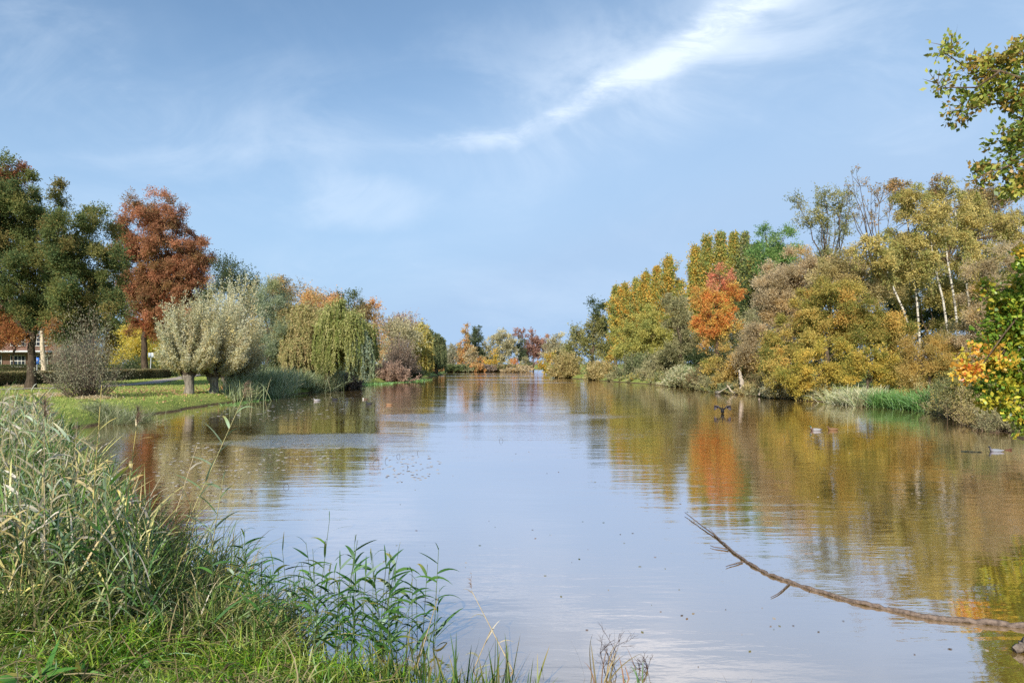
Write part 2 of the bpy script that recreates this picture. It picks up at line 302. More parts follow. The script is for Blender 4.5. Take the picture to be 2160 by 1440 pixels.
# ------------------------------------------------------------------ palettes (sRGB hex of the leaf's own colour)
def pal(*h, sat=.74, k=1.5):
    a = np.array([lin(x) for x in h]); g_ = a @ np.array([.25, .6, .15]); return np.clip((g_[:, None] + (a - g_[:, None]) * sat) * k, 0, .7)
PAL = dict(
    oak=pal('6c6e38', '5e6636', '50603a', '787440', '807240', '647040', '58663c', sat=.9, k=1.5), oakred=pal('a85a34', '8a5a30', '7a6030'),
    red=pal('a8704e', '9c6a48', '8c6640', 'b07854', '8a6c3e', '946444', '7c6440', sat=.85, k=1.4), redlow=pal('9a6232', '8a6a34', 'a5702c', '96502e', sat=0.8, k=1.3),
    yellow=pal('c9a52c', 'b89c2a', 'a59a2e', 'd0aa38', '8c8e2c', sat=0.85, k=1.45), silver=pal('b0a880', 'a09c74', 'bab086', '989668', 'aaa88c', 'bba868', 'a0a484', 'a89870', sat=0.78, k=1.55),
    bluegreen=pal('7f9078', '7b8a5e', '5f7558', '86906c', '8a8c50'), dark=pal('4a5a2e', '3c4c2a', '586232', '445230'),
    brownolive=pal('85754a', '786a40', '927a4c', '6a6238', 'a0824e', sat=.82, k=1.75), orangebrown=pal('b08046', 'a0743c', '8c703c', 'c08a4c', '94804a', sat=.82, k=1.75),
    weep=pal('6f7838', '7f8444', '8a8a50', '64702f', '94905a', '7a7a40', sat=0.85, k=1.9), weepb=pal('8a8250', '968a58', '7a7640', 'a08c5c', '88884e', sat=0.82, k=1.8),
    grey=pal('8a8468', '7c7a5c', '949072', '8c7c62', '767858', sat=0.8, k=1.5), pink=pal('a5836a', '96765c', 'a88a70', '8a7058', sat=0.7, k=1.5),
    purple=pal('8c7460', '7c6854', '96806a', '84705c', '746850', sat=0.65, k=1.4), weepy=pal('b8a040', 'a89a3c', '9a9440', 'c4aa48', '8a8c40', sat=0.8, k=1.5),
    weepd=pal('5a683c', '6a7240', '4e5e38', '74784a'), fdark=pal('48583a', '556242', '3e4e34', '66683e'),
    cream=pal('b4a674', 'a69c6c', 'c0b07c', '94906a', '8a8258', sat=0.7, k=1.45), frust=pal('a0684e', '8c5c46', 'ac7658', '8a6450', sat=0.6, k=1.5),
    frbrown=pal('9c6c48', '8a6244', 'a8784e'), orange=pal('d07a2a', 'd88432', 'c06a28', 'e09034', sat=0.8, k=1.3), olive=pal('76743c', '6a6c38', '827c44', '8a8450', '5e6434', sat=.84, k=1.85),
    poplary=pal('cc9c2c', 'b89834', 'd2a82e', '9a9838', 'b8a850', 'c89a2c', '8e9440', sat=0.85, k=1.3), poplarg=pal('84903e', '748838', '9a9838', '68803c', 'aa9c3a', '8c9050', 'b09434', sat=0.8, k=1.35),
    ymix=pal('a8a43c', '98983a', 'b8ac44', '8a9040', sat=0.8, k=1.3), greenbush=pal('6a7440', '7a7e4a', '5c6a3a', '86845a'),
    greyolive=pal('7c7850', '706e48', '88805a', '666640', '8e8860', sat=.84, k=1.85), mapleo=pal('d8862e', 'cc782c', 'e09434', 'd0742c', 'dca038', sat=0.85, k=1.5),
    mapler=pal('cc7448', 'd07a44', 'c46c40', 'd88a4c', sat=0.7, k=1.5), mapley=pal('d8a034', 'd09030', 'c4a43c'), green=pal('5e8038', '6e8a3c', '4c6e32', '7c9044', sat=0.8, k=1.7),
    tan=pal('9c8c5c', '928252', 'a6986a', '887c4e', '948450', '7e7846', sat=0.9, k=1.75), tangrey=pal('a08e6e', '94866a', 'aa9a7a', '8a7c5c', 'a48c5c', sat=0.9, k=1.7),
    golden=pal('8e8230', '9a8a34', '7c7a2c', '6a6c28', 'a8903c', 'b08c34', '5e6426', sat=0.82, k=1.7), goldy=pal('a8922e', '988a2c', 'b89a30', '84802c', 'c09a38', '6e7028', sat=0.85, k=1.6),
    birch=pal('9c8c48', '928650', '84823e', 'a89854', '7c7c40', '988844', sat=0.85, k=1.75), birchb=pal('94764a', 'a07c4a', '84704a', '8c8048', sat=0.85, k=1.5),
    tanorange=pal('ac9450', 'a48a4c', 'b49c5a', '96844c', 'ac8c48', '8a8048', sat=0.95, k=1.45), hang=pal('7c7c4e', '6e744a', '8a8660', '8a8236', '60683e', '9c8a40', sat=.84, k=1.85),
    near=pal('8aa02c', '74902c', '9cac34', '5e7e28', 'b0a830', 'c8a832', 'a4a42e', '688428', sat=0.95, k=1.15), nearo=pal('d89a34', 'd8b03c', 'd07a34', 'c4b43c', sat=0.95, k=1.15),
    neart=pal('7e8a2c', '6c7c2a', '929234', '5c6e28', 'a08034', '8a7a30', sat=0.9, k=1.4), hedge=pal('7c7440', '6c6a38', '8a7c48', '5c6230', '8c7048'),
    hedgeg=pal('4e5c2c', '445228', '606a34'), sedge=pal('8c9868', '7c8c5c', '98a070', 'aaa47c', '707f50', '84906c', sat=0.9, k=1.35), reedg=pal('5c8a3a', '6c9a44', '4c7a34', '7ca050', sat=0.85, k=1.3),
    paler=pal('b0a878', 'a4a070', 'bcb48c', '949a5c', '84945c'))

# ------------------------------------------------------------------ trees
TW = lin('6e6050'); TWD = lin('4c4234')
def clump_crown(mb, tw, lobes, D, leaf, cov, rc, palette, asp=.6, upb=.25, seedcol=None, twigs=0, twc=TW, gap=0., hang=0., shell=.4, droopleaf=0.):
    """lobes: (px, py, rx_px, ry_px[, depth offset[, palette]]) ellipsoids of clumps at distance D; returns the clump centres"""
    cens = []
    for lb in lobes:
        px, py, rx, ry = lb[:4]; off = lb[4] if len(lb) > 4 else 0.; pl_ = PAL[lb[5]] if len(lb) > 5 else palette
        d = D + off; c = W(px, py, d); ax, az = rx / F * d, ry / F * d; ay = min(ax, max(az, .6 * ax))
        n = max(6, int(3.2 * ax * az / rc ** 2)); dr = nrm(R.normal(size=(n, 3))); rr = R.random(n) ** shell
        rr *= 1 + R.normal(size=n) * .07
        cc = c + dr * rr[:, None] * np.array([ax, ay, az]) * np.maximum(.4, 1 - .12 * rc / max(ax, az))
        if gap: keep = R.random(n) > gap; cc = cc[keep]; n = len(cc)
        cc = cc[cc[:, 2] > .15]; n = len(cc)
        if n == 0: continue
        area = math.pi * ax * az; nl = int(2.1 * cov * area / (leaf * leaf * asp * .5) / n)
        sc_ = rc * R.uniform(.6, 1.35, n)
        col0 = pl_[R.integers(0, len(pl_), n)] * R.uniform(.8, 1.2, (n, 1))
        # leaves lie along a few shoots of each clump
        ns = max(5, nl // 9); sdir = nrm(R.normal(size=(n, ns, 3)) + (cc - c)[:, None] / max(ax, az) * .8 + np.array([0, 0, upb]))
        sl_ = sc_[:, None] * R.uniform(.5, 1.25, (n, ns)); k = max(1, nl // ns)
        tt = R.uniform(.15, 1., (n, ns, k)) ** .7
        pp = cc[:, None, None] + sdir[:, :, None] * (sl_[..., None] * tt)[..., None] + R.normal(size=(n, ns, k, 3)) * leaf * .45
        pp[..., 2] -= hang * (sl_[..., None] * tt) ** 1.5
        la = sdir[:, :, None] + R.normal(size=pp.shape) * .8; la[..., 2] -= droopleaf
        cl = col0[:, None, None] * R.uniform(.72, 1.28, (n, ns, k, 1)); oth = pl_[R.integers(0, len(pl_), (n, ns, k))]
        cl = np.where(R.random((n, ns, k, 1)) < .35, oth, cl)
        q = pp.reshape(-1, 3); ok = q[:, 2] > .03
        mb.leaves(q[ok], la.reshape(-1, 3)[ok], (leaf * R.uniform(.6, 1.3, len(q)))[ok], (leaf * asp * R.uniform(.7, 1.2, len(q)))[ok], cl.reshape(-1, 3)[ok])
        if twigs:
            kk = min(ns, twigs); a = np.repeat(cc, kk, 0); dd = sdir[:, :kk].reshape(-1, 3); LL = sl_[:, :kk].ravel() * 1.12
            tw.ribbons(a, dd, LL, max(.012, D * .00042), np.repeat([twc], len(a), 0) * R.uniform(.7, 1.3, (len(a), 1)), droop=hang, seg=2)
        cens.append(cc)
    return np.concatenate(cens)
def limbs(tw, base, head, cens, r0, col, n1=7, nsub=60, sides=6, straight=False):
    """trunk from base to head, n1 main limbs, thinner limbs from those to clumps"""
    base = np.array(base, float); head = np.array(head, float); Lh = np.linalg.norm(head - base)
    k = 7; t_ = np.linspace(0, 1, k); pts = base + (head - base) * t_[:, None]
    if not straight: pts[1:-1, :2] += R.normal(size=(k - 2, 2)) * Lh * .012
    rr = r0 * (1 - .45 * t_); rr[0] *= 1.3
    tw.tube(pts, rr, col, 9, .05)
    if len(cens) == 0: return
    cen = cens.mean(0); far = cens[np.argsort(-np.linalg.norm(cens - head, axis=1) * R.uniform(.6, 1, len(cens)))]
    up = far[far[:, 2] > head[2] - .1 * Lh]; up = up if len(up) >= n1 else far
    mains = []
    for i_ in range(min(n1, len(up))):
        e = up[i_ * max(1, len(up) // n1 // 2)]
        st = base + (head - base) * (R.uniform(.72, 1.) if i_ else 1.)
        mid = st + (e - st) * .45 + np.array([0, 0, .12 * np.linalg.norm(e - st)]); tt = np.linspace(0, 1, 7)[:, None]
        q = st * (1 - tt) ** 2 + 2 * mid * tt * (1 - tt) + e * tt ** 2; q[1:-1] += R.normal(size=(5, 3)) * .02 * np.linalg.norm(e - st)
        tw.tube(q, r0 * .42 * (1 - .85 * tt[:, 0]) * R.uniform(.7, 1.05), col, sides, .05); mains.append(q)
    mp = np.concatenate([q[1:-1] for q in mains]); sel = cens[R.permutation(len(cens))[:nsub]]
    for c in sel:
        dd = np.linalg.norm(mp - c, axis=1) + np.where(mp[:, 2] > c[2], 2., 0); a = mp[np.argmin(dd)]
        tt = np.linspace(0, 1, 4)[:, None]; mid = (a + c) / 2 + np.array([0, 0, .08 * np.linalg.norm(c - a)])
        tw.tube(a * (1 - tt) ** 2 + 2 * mid * tt * (1 - tt) + c * tt ** 2, r0 * .11 * (1 - .8 * tt[:, 0]) + .008, col, 4)
def tree(name, label, cat, px, D, lobes, palette, leaf=None, cov=2.6, rc=None, asp=.6, r0=.2, head=None, barkc='5a4e40', group=None, mat_=None,
         n1=7, nsub=50, barkm=None, base_px=None, twigs=0, **kw):
    leaf = (leaf or D * .0029) * .8; rc = rc or D * .019
    x = P(px, D); z0 = float(gz(x, D)) - .05; z0 = max(z0, -.25)
    root = empty(name, (x, D, z0), label, cat, group); tw = MB(); mb = MB()
    cens = clump_crown(mb, tw, lobes, D, leaf, cov, rc, PAL[palette], asp, twigs=twigs, **kw)
    hp = np.array(W(*head, D)) if head else np.array([x, D, z0 + .35 * (cens[:, 2].max() - z0)])
    limbs(tw, (x, D, z0), hp, cens, r0, lin(barkc), n1, nsub)
    tw.build('trunk', barkm or BARK, root, True); mb.build('crown', mat_ or LEAF, root)
    return root
def shoot_plant(tw, mb, starts, dirs, lens, palette, leaf, asp, per, t0=.2, curve=(0, 0, .15), spread=.05, twr=.012, twc=TW, gr=.0, seg=7, axis_mix=.6, side=0, sidel=.4):
    n = len(starts); dirs = nrm(dirs); lens = np.asarray(lens); curve = np.asarray(curve)
    t_ = np.linspace(0, 1, seg)[None, :, None]; bw = nrm(R.normal(size=(n, 3)))[:, None] * .07
    pts = starts[:, None] + (dirs[:, None] * t_ + (curve if curve.ndim == 1 else curve[:, None]) * t_ ** 2 + bw * np.sin(t_ * 3.1)) * lens[:, None, None]
    # shoots as ribbons three-sided: two crossed strips
    for rot in (0, 1):
        d = nrm(pts[:, -1] - pts[:, 0]); s_ = nrm(np.cross(d, [0, 1, .1] if rot else [1, .1, 0]))
        wd = (twr * (1.1 - t_[0, :, 0]))[None, :, None]; v = np.stack([pts - s_[:, None] * wd, pts + s_[:, None] * wd], 2)
        i_ = np.arange(seg - 1)[None] * 2 + (np.arange(n) * seg * 2)[:, None]
        tw.add(v, np.stack([i_, i_ + 1, i_ + 3, i_ + 2], -1), np.repeat(np.array([twc]) * R.uniform(.75, 1.25, (n, 1)), seg * 2, 0))
    tt = R.uniform(t0, 1, (n, per)) ** .85; fi = tt * (seg - 1); i0 = np.minimum(fi.astype(int), seg - 2); fr_ = (fi - i0)[..., None]
    ar = np.arange(n)[:, None]; q = pts[ar, i0] * (1 - fr_) + pts[ar, i0 + 1] * fr_; dd = nrm(pts[ar, i0 + 1] - pts[ar, i0])
    q = q + R.normal(size=q.shape) * spread * (.4 + .6 * tt[..., None]) * lens.mean()
    c0 = palette[R.integers(0, len(palette), n)][:, None] * R.uniform(.75, 1.25, (n, per, 1)); oth = palette[R.integers(0, len(palette), (n, per))]
    c0 = np.where(R.random((n, per, 1)) < .4, oth, c0)
    ax = dd * axis_mix + R.normal(size=q.shape) * .5; q = q.reshape(-1, 3); ok = q[:, 2] > .04
    mb.leaves(q[ok], ax.reshape(-1, 3)[ok], (leaf * R.uniform(.6, 1.3, len(q)))[ok], leaf * asp, c0.reshape(-1, 3)[ok])
def cone(n, up=0., maxa=60, power=.7):
    a = rad(maxa) * R.random(n) ** power; ph = R.uniform(0, 2 * math.pi, n)
    return np.stack([np.sin(a) * np.cos(ph), np.sin(a) * np.sin(ph), np.cos(a) + up], 1), a
def pollard(label, px, D, base_py, head_py, top_py, halfw, palette='silver', n=330, per=62, r0=.27, group=None, lean=0.):
    x = P(px, D); z0 = Z(base_py, D) - .08; zh = Z(head_py, D); root = empty('pollard_willow', (x, D, z0), label, 'tree', group); tw = MB(); mb = MB()
    k = np.linspace(0, 1, 8); pts = np.stack([x + .05 * np.sin(k * 4), D + k * 0, z0 + (zh - z0) * k], 1)
    tw.tube(pts, r0 * np.array([1.12, .98, .9, .86, .88, 1.0, 1.28, 1.15]), lin('7c7468'), 14, .05)
    for a in range(7):
        an = a * .9; tw.tube([[x, D, zh - .2], [x + .3 * math.cos(an), D + .3 * math.sin(an), zh + .05], [x + .42 * math.cos(an), D + .42 * math.sin(an), zh + .3]], [r0 * .7, r0 * .5, .06], lin('5c5144'), 7, .12)
    Ht = ((HOR - top_py) / F * D + H - zh) / 1.13; hw = halfw / F * D * .92
    d, a = cone(n, 0, 68, .9); L = ((np.cos(a) / Ht) ** 3 + (np.sin(a) / hw) ** 3 + 1e-9) ** (-1 / 3)
    nsp = 22; sp0, _ = cone(nsp, 0, 66, .8); ci = R.integers(0, nsp, n); mixd = nrm(sp0[ci] + R.normal(size=(n, 3)) * .13); us = R.random(n) < .8; d = np.where(us[:, None], mixd, d); a = np.arccos(np.clip(d[:, 2], -1, 1)); L = ((np.cos(a) / Ht) ** 3 + (np.sin(a) / hw) ** 3 + 1e-9) ** (-1 / 3) * R.uniform(.55, 1.03, n) ** .8 * np.where(us, R.uniform(.8, 1.12, nsp)[ci], .9); d[:, 0] += lean * (a < .6)
    st = np.array([x, D, zh]) + d * np.array([.4, .4, .12])
    shoot_plant(tw, mb, st, d, L, PAL[palette], D * .0029, .45, int(per * 3.2), .1, (0, 0, .16), .035, .012, lin('7a6a4c'))
    tw.build('trunk', BARK, root, True); mb.build('crown', LEAF, root); return root
def poplar(label, px, D, top_py, halfw, bot_py, palette, n=170, per=45, group='row of columnar poplars on the right bank'):
    x = P(px, D); z0 = float(gz(x, D)); zt = Z(top_py, D); zb = Z(bot_py, D); hw = halfw / F * D
    mixp = np.concatenate([PAL[palette]] * 2 + [PAL['poplary' if palette == 'poplarg' else 'poplarg']]); PAL['tmp'] = mixp; palette = 'tmp'
    root = empty('poplar_tree', (x, D, z0 - .05), label, 'tree', group); tw = MB(); mb = MB()
    k = np.linspace(0, 1, 7); tw.tube(np.stack([x + R.normal(size=7) * .06, D + k * 0, z0 - .05 + (zt - z0) * .93 * k], 1), .26 * (1 - .9 * k), lin('5c5244'), 7)
    hh = R.random(n) ** .9; ph = R.uniform(0, 2 * math.pi, n); prof = np.interp(hh, [0, .15, .5, .8, 1], [1.0, 1.25, 1.1, .6, .1]) * (1 + .25 * np.sin(ph * 3 + px)) * 1.12
    L = (zt - zb) * R.uniform(.07, .3, n); st = np.stack([x + 0 * hh, D + 0 * hh, zb + (zt - zb) * hh * .88], 1)
    r_ = hw * prof * R.uniform(.3, 1.05, n); st[:, 0] += np.cos(ph) * r_ * .35; st[:, 1] += np.sin(ph) * r_ * .35
    d = np.stack([np.cos(ph) * r_ * .8, np.sin(ph) * r_ * .8, L], 1); L2 = np.linalg.norm(d, axis=1)
    L2 = np.minimum(L2, (zt - st[:, 2]) * R.uniform(.8, 1.1, n) + .3)
    shoot_plant(tw, mb, st, d, L2, PAL[palette], D * .0029, .6, int(per * 2.3), .1, (0, 0, .08), .085, .012, lin('6a5c44'))
    tw.build('trunk', BARK, root, True); mb.build('crown', LEAF, root); return root
def shrub(label, px, D, base_py, top_py, halfw, palette, n=160, per=40, maxa=75, t0=.15, asp=.4, name='shrub', cat='shrub', group=None, twr=.012, twc=TW, leaf=None, pw=.75, spread=.05, curve=(0, 0, .1), wbase=.25, power=.7):
    x = P(px, D); z0 = Z(base_py, D); zg = float(gz(x, D)); z0 = max(min(z0, zg + .05), -.1) if zg > 0 else max(z0, -.1)
    root = empty(name, (x, D, z0), label, cat, group); tw = MB(); mb = MB()
    Ht = Z(top_py, D) - z0; hw = halfw / F * D; d, a = cone(n, 0, maxa, power)
    L = ((np.cos(a) / Ht) ** 2.4 + (np.sin(a) / hw) ** 2.4) ** (-1 / 2.4) * R.uniform(.6, 1.05, n)
    st = np.array([x, D, z0]) + np.stack([R.normal(size=n) * hw * wbase, R.normal(size=n) * hw * wbase, n * [0]], 1)
    shoot_plant(tw, mb, st, d, L, PAL[palette], leaf or D * .0027, asp * 1.15, int(per * 2.3), t0, curve, spread, twr, twc)
    tw.build('branches', BARK, root); mb.build('foliage', LEAF, root); return root
def weeping(label, px, D, domes, palette, bot_py, n=700, per=46, group=None, r0=.35):
    x = P(px, D); z0 = float(gz(x, D)) - .05; root = empty('weeping_willow', (x, D, z0), label, 'tree', group); tw = MB(); mb = MB(); tips = []
    zb = Z(bot_py, D)
    for (cx, cyy, rx, ry, off, pn, fr_) in domes:
        d0 = D + off; c = W(cx, cyy, d0); ax, az = rx / F * d0, ry / F * d0; m_ = int(n * fr_)
        nc_ = 46; ci = R.integers(0, nc_, m_); ph = R.uniform(0, 2 * math.pi, nc_)[ci] + R.normal(size=m_) * .26; th = np.arccos(np.clip(R.uniform(-.1, 1, nc_)[ci] + R.normal(size=m_) * .14, -.3, 1)); rr = R.uniform(.5, 1.16, nc_)[ci] + R.normal(size=m_) * .03
        bm_ = 1 + .13 * np.sin(ph * 5 + cx) + .1 * np.sin(ph * 11 + 2)
        st = c + np.stack([np.sin(th) * np.cos(ph) * ax * bm_, np.sin(th) * np.sin(ph) * ax * .9, np.cos(th) * az * bm_], 1) * rr[:, None]
        out_ = nrm(st - c); Ld = np.maximum(st[:, 2] - zb, .6) * R.uniform(.3, 1.0, nc_)[ci] * R.uniform(.7, 1.05, m_)
        pn_ = PAL[pn]; dirs = out_ * np.array([.16, .16, .0]) + np.array([0, 0, -1.])
        cur = np.stack([out_[:, 0] * -.05, out_[:, 1] * -.05, 0 * out_[:, 0]], 1)
        shoot_plant(tw, mb, st, dirs, Ld, pn_, D * .0034, .3, int(per * 1.5), .0, cur, .02, .010, lin('7c7440'), axis_mix=1.6)
        # leafy top of the dome
        q = np.repeat(st, 10, 0) + R.normal(size=(m_ * 10, 3)) * ax * .06
        mb.leaves(q, R.normal(size=q.shape) + [0, 0, -.6], D * .0036, D * .0014, pn_[R.integers(0, len(pn_), len(q))] * R.uniform(.8, 1.25, (len(q), 1)))
        tips.append(st[R.permutation(m_)[:50]] * .8 + c * .2)
    tips = np.concatenate(tips); hp = np.array([x, D, z0 + (tips[:, 2].max() - z0) * .4]); limbs(tw, (x, D, z0), hp, tips, r0, lin('54483a'), 8, 60)
    tw.build('trunk', BARK, root, True); mb.build('crown', LEAF, root); return root
#SECTION_TREES
exec_trees = True
# left bank
tree('oak_tree', 'tall spreading dark green oak at the left edge, rusty at its top', 'tree', 65, 45,
     [(50, 430, 95, 85), (150, 500, 85, 90), (40, 570, 110, 90), (175, 590, 85, 80), (-70, 520, 100, 150), (225, 640, 42, 34), (120, 650, 80, 50), (10, 365, 45, 26, 0, 'oakred'), (112, 690, 12, 10, -2.5, 'redlow'), (20, 700, 44, 30, 0, 'redlow'), (50, 660, 60, 44), (150, 690, 70, 30), (245, 560, 20, 30), (0, 470, 60, 90)],
     'oak', leaf=.145, cov=3.3, rc=.75, r0=.30, head=(70, 690), n1=9, nsub=110, barkc='4a4034', twigs=6, upb=.3)
tree('red_oak_tree', 'tall russet red oak between the dark oak and the pollard willows', 'tree', 305, 80,
     [(325, 465, 66, 60), (350, 520, 70, 60), (300, 610, 60, 60), (370, 600, 60, 60), (375, 555, 62, 70), (285, 560, 42, 80), (345, 650, 80, 50), (405, 610, 38, 55), (315, 690, 60, 24, 0, 'redlow'), (262, 510, 26, 55, 0, 'redlow'), (330, 640, 70, 60, 2, 'redlow'), (425, 530, 22, 34)],
     'red', leaf=.21, cov=2.5, rc=.95, r0=.42, head=(305, 670), n1=10, nsub=120, barkc='4c4034', twigs=7, twc=lin('5c4638'))
tree('field_maple', 'golden yellow tree behind the hedge beneath the russet oak', 'tree', 345, 96, [(300, 715, 55, 36), (375, 735, 55, 42), (285, 750, 45, 30), (340, 765, 60, 22)], 'yellow', cov=2.2, r0=.2)
tree('dark_tree', 'dark green tree rising right behind the tallest pollard willow', 'tree', 500, 78, [(485, 572, 36, 26), (520, 600, 26, 34), (470, 620, 50, 50), (548, 655, 28, 42), (535, 625, 16, 34)], 'dark', cov=1.6, r0=.3, gap=.15, twigs=4)
pollard('leftmost pale pollard willow on a thick bare trunk by the lawn edge', 398, 37.6, 829, 788, 612, 62, n=270, per=60, lean=-.12, group='row of pollard willows')
pollard('middle and tallest silvery pollard willow on the lawn', 450, 39, 828, 792, 570, 68, n=340, per=70, group='row of pollard willows')
pollard('right-hand pollard willow with leaning trunk beside the orange weeds', 478, 43, 822, 794, 588, 74, n=330, per=66, group='row of pollard willows', lean=.12)
tree('willow_tree', 'blue-green bushy willow behind the right pollard willow', 'tree', 575, 56, [(560, 650, 38, 52), (590, 715, 38, 50), (550, 745, 50, 50), (600, 765, 42, 32), (520, 790, 50, 20, -4, 'dark')], 'bluegreen', cov=2.4, asp=.4, r0=.2, upb=.8)
tree('beech_tree', 'brown-olive tree with layered flat top left of the weeping willow', 'tree', 612, 74, [(612, 610, 36, 22), (600, 650, 36, 46), (650, 640, 34, 26), (596, 700, 26, 40), (640, 680, 50, 50)], 'brownolive', cov=1.7, r0=.3, twigs=4, gap=.1)
tree('amber_tree', 'amber-brown treetop showing above the weeping willow', 'tree', 680, 72, [(670, 650, 44, 24), (700, 660, 40, 24), (650, 690, 40, 30)], 'orangebrown', cov=1.9, r0=.25, twigs=3)
tree('alder_tree', 'dark layered tree with orange leaves right behind the weeping willow', 'tree', 752, 78, [(738, 640, 26, 26, 0, 'dark'), (765, 665, 26, 30), (780, 690, 22, 50, 1, 'orangebrown'), (745, 700, 40, 60, 0, 'dark'), (792, 720, 14, 30, 0, 'orangebrown')], 'brownolive', cov=1.6, r0=.3, twigs=5, gap=.1)
weeping('broad weeping willow with green-brown curtains on the left shore', 690, 54, [(645, 705, 50, 58, 2, 'weepb', .4), (722, 695, 52, 50, -1, 'weep', .5), (685, 680, 64, 44, 3, 'weepb', .3), (758, 735, 24, 36, -1.5, 'bluegreen', .2), (625, 745, 30, 30, 0, 'weepb', .2)], 'weep', 800, n=1500, per=60)
tree('birch_tree', 'pinkish-brown rounded tree behind the round bare bush', 'tree', 838, 112, [(830, 680, 34, 22), (850, 695, 26, 30), (815, 700, 22, 26)], 'pink', cov=1.8, r0=.25, twigs=5)
tree('white_willow', 'pale silvery tree below the pinkish treetop', 'tree', 832, 104, [(835, 705, 30, 28), (815, 745, 26, 28), (855, 720, 22, 30)], 'cream', cov=2., r0=.2)
shrub('rounded purple-brown leafless bush on the left shore before the yellow willow', 845, 92, 793, 712, 42, 'purple', n=420, per=20, twc=lin('86705e'), twr=.03, asp=.3, maxa=80, wbase=.1)
weeping('yellow weeping willow farther down the left shore', 888, 112, [(888, 712, 20, 28, 0, 'weepy', .7), (893, 745, 18, 14, -3, 'weepy', .4)], 'weepy', 792, n=700, per=36, r0=.3)
weeping('dark green weeping willow beside the yellow one', 920, 124, [(920, 730, 15, 22, 0, 'weepd', .8), (905, 715, 12, 24, 1, 'weepd', .3)], 'weepd', 788, n=600, per=34, r0=.3)
# far end of the lake
far = [('grey_willow', 'greyish willow at the left end of the far shore', 955, 175, [(955, 752, 16, 26), (940, 765, 12, 16)], 'grey', {}),
       ('aspen_tree', 'slender orange-brown tree at the far shore', 983, 205, [(982, 705, 7, 18), (980, 745, 14, 32), (975, 760, 16, 20)], 'orangebrown', {}),
       ('cypress_poplar', 'tall dark green tree, highest at the far end of the lake', 1003, 215, [(1008, 700, 10, 20), (1000, 728, 20, 26), (1012, 750, 16, 26)], 'fdark', {}),
       ('brown_tree', 'low brown round tree in front of the tall dark one', 995, 196, [(993, 752, 18, 18)], 'tangrey', {}),
       ('white_willow', 'broad cream-coloured willow in the middle of the far shore', 1058, 215, [(1060, 718, 24, 24), (1040, 735, 20, 20), (1070, 745, 22, 22), (1045, 755, 24, 16), (1080, 725, 10, 22)], 'cream', {}),
       ('maple_tree', 'small orange-red treetop left of the big russet far tree', 1098, 222, [(1098, 702, 12, 10)], 'frust', {}),
       ('dark_tree', 'narrow dark tree between cream willow and russet tree', 1097, 218, [(1096, 740, 14, 26)], 'fdark', {}),
       ('beech_tree', 'russet brown tree near the right end of the far shore', 1125, 225, [(1118, 720, 16, 22), (1128, 745, 18, 26), (1135, 725, 10, 18), (1108, 745, 12, 22)], 'frust', {}),
       ('larch_tree', 'thin rusty treetop above the pale shore tree', 1148, 230, [(1148, 720, 10, 18), (1155, 745, 14, 24)], 'frbrown', {}),
       ('orange_bush', 'low orange bush by the tiny far house', 1015, 190, [(1015, 764, 10, 9)], 'orangebrown', {}),
       ('yellow_birch', 'little yellow tree before the cream willow', 1043, 188, [(1043, 758, 8, 17), (1030, 766, 8, 10)], 'poplary', {}),
       ('orange_bush', 'bright orange small bush under the narrow dark tree', 1086, 200, [(1086, 762, 7, 8)], 'orange', {}),
       ('shore_bush', 'dull green bush under the russet tree', 1108, 200, [(1106, 765, 10, 9), (1120, 768, 12, 6, 0, 'fdark')], 'greyolive', {}),
       ('distant_tree', 'hazy grey-brown treetop behind the dark weeping willow', 965, 300, [(960, 742, 40, 14), (1000, 748, 40, 14), (900, 748, 50, 14)], 'grey', {})]
for nm, lb, px, D, lo, pn, kw in far: tree(nm, lb, 'tree' if 'bush' not in nm else 'bush', px, D, lo, pn, cov=2.2, r0=.3, n1=4, nsub=16, leaf=D * .0026, rc=D * .0045, **kw)
for (px, D, hw, top, pn, lb) in [(945, 165, 16, 772, 'hedgeg', 'dark low shrub at the far left shore below the grey willow'), (975, 172, 20, 771, 'greenbush', 'green waterside shrub below the slender orange tree'),
        (1012, 178, 26, 770, 'purple', 'reddish-brown waterside scrub below the tall dark tree'), (1050, 182, 24, 771, 'hedge', 'brown scrub at the water below the cream willow'),
        (918, 146, 12, 770, 'orangebrown', 'small orange-brown shrub beneath the weeping willows'), (1090, 186, 26, 773, 'tangrey', 'tan scrub on the shore below the russet tree'), (1000, 173, 14, 766, 'orangebrown', 'copper shrub at the waterline of the far shore')]:
    shrub(lb, px, D, 782, top, hw, pn, n=150, per=22, maxa=88, asp=.5, wbase=.45, twr=.02)
shrub('round island of dry pale reeds out in the far water', 1085, 165, 788, 779, 22, 'tangrey', n=160, per=14, maxa=88, wbase=.4, twr=.02, twc=lin('a08a60'), name='reed_island', cat='reeds')
# right bank, far to near
tree('white_willow', 'pale whitish-green tree where the right shore begins', 'tree', 1172, 150, [(1172, 722, 20, 24), (1160, 745, 18, 24), (1185, 750, 20, 28)], 'cream', cov=2.2, r0=.3, rc=1., n1=5, nsub=20)
tree('hazel_bush', 'bright yellow bush at the farthest point of the right shore', 'bush', 1148, 138, [(1147, 770, 13, 14), (1160, 760, 10, 14)], 'poplary', cov=2.2, r0=.1, rc=.7, n1=4, nsub=12)
shrub('rounded tan-brown bush standing in the water at the far right shore', 1192, 103, 796, 744, 32, 'tan', n=420, per=26, maxa=88, asp=.35, wbase=.18, twr=.02, twc=lin('8a7450'))
tree('elm_tree', 'olive-green arching tree left of the yellow poplars', 'tree', 1250, 108, [(1262, 660, 20, 30, 0, 'dark'), (1240, 690, 30, 34), (1215, 720, 26, 30), (1255, 725, 34, 36), (1275, 690, 14, 40, 0, 'dark'), (1225, 760, 30, 22)], 'olive', cov=2., r0=.3, rc=1.3, twigs=3, nsub=70)
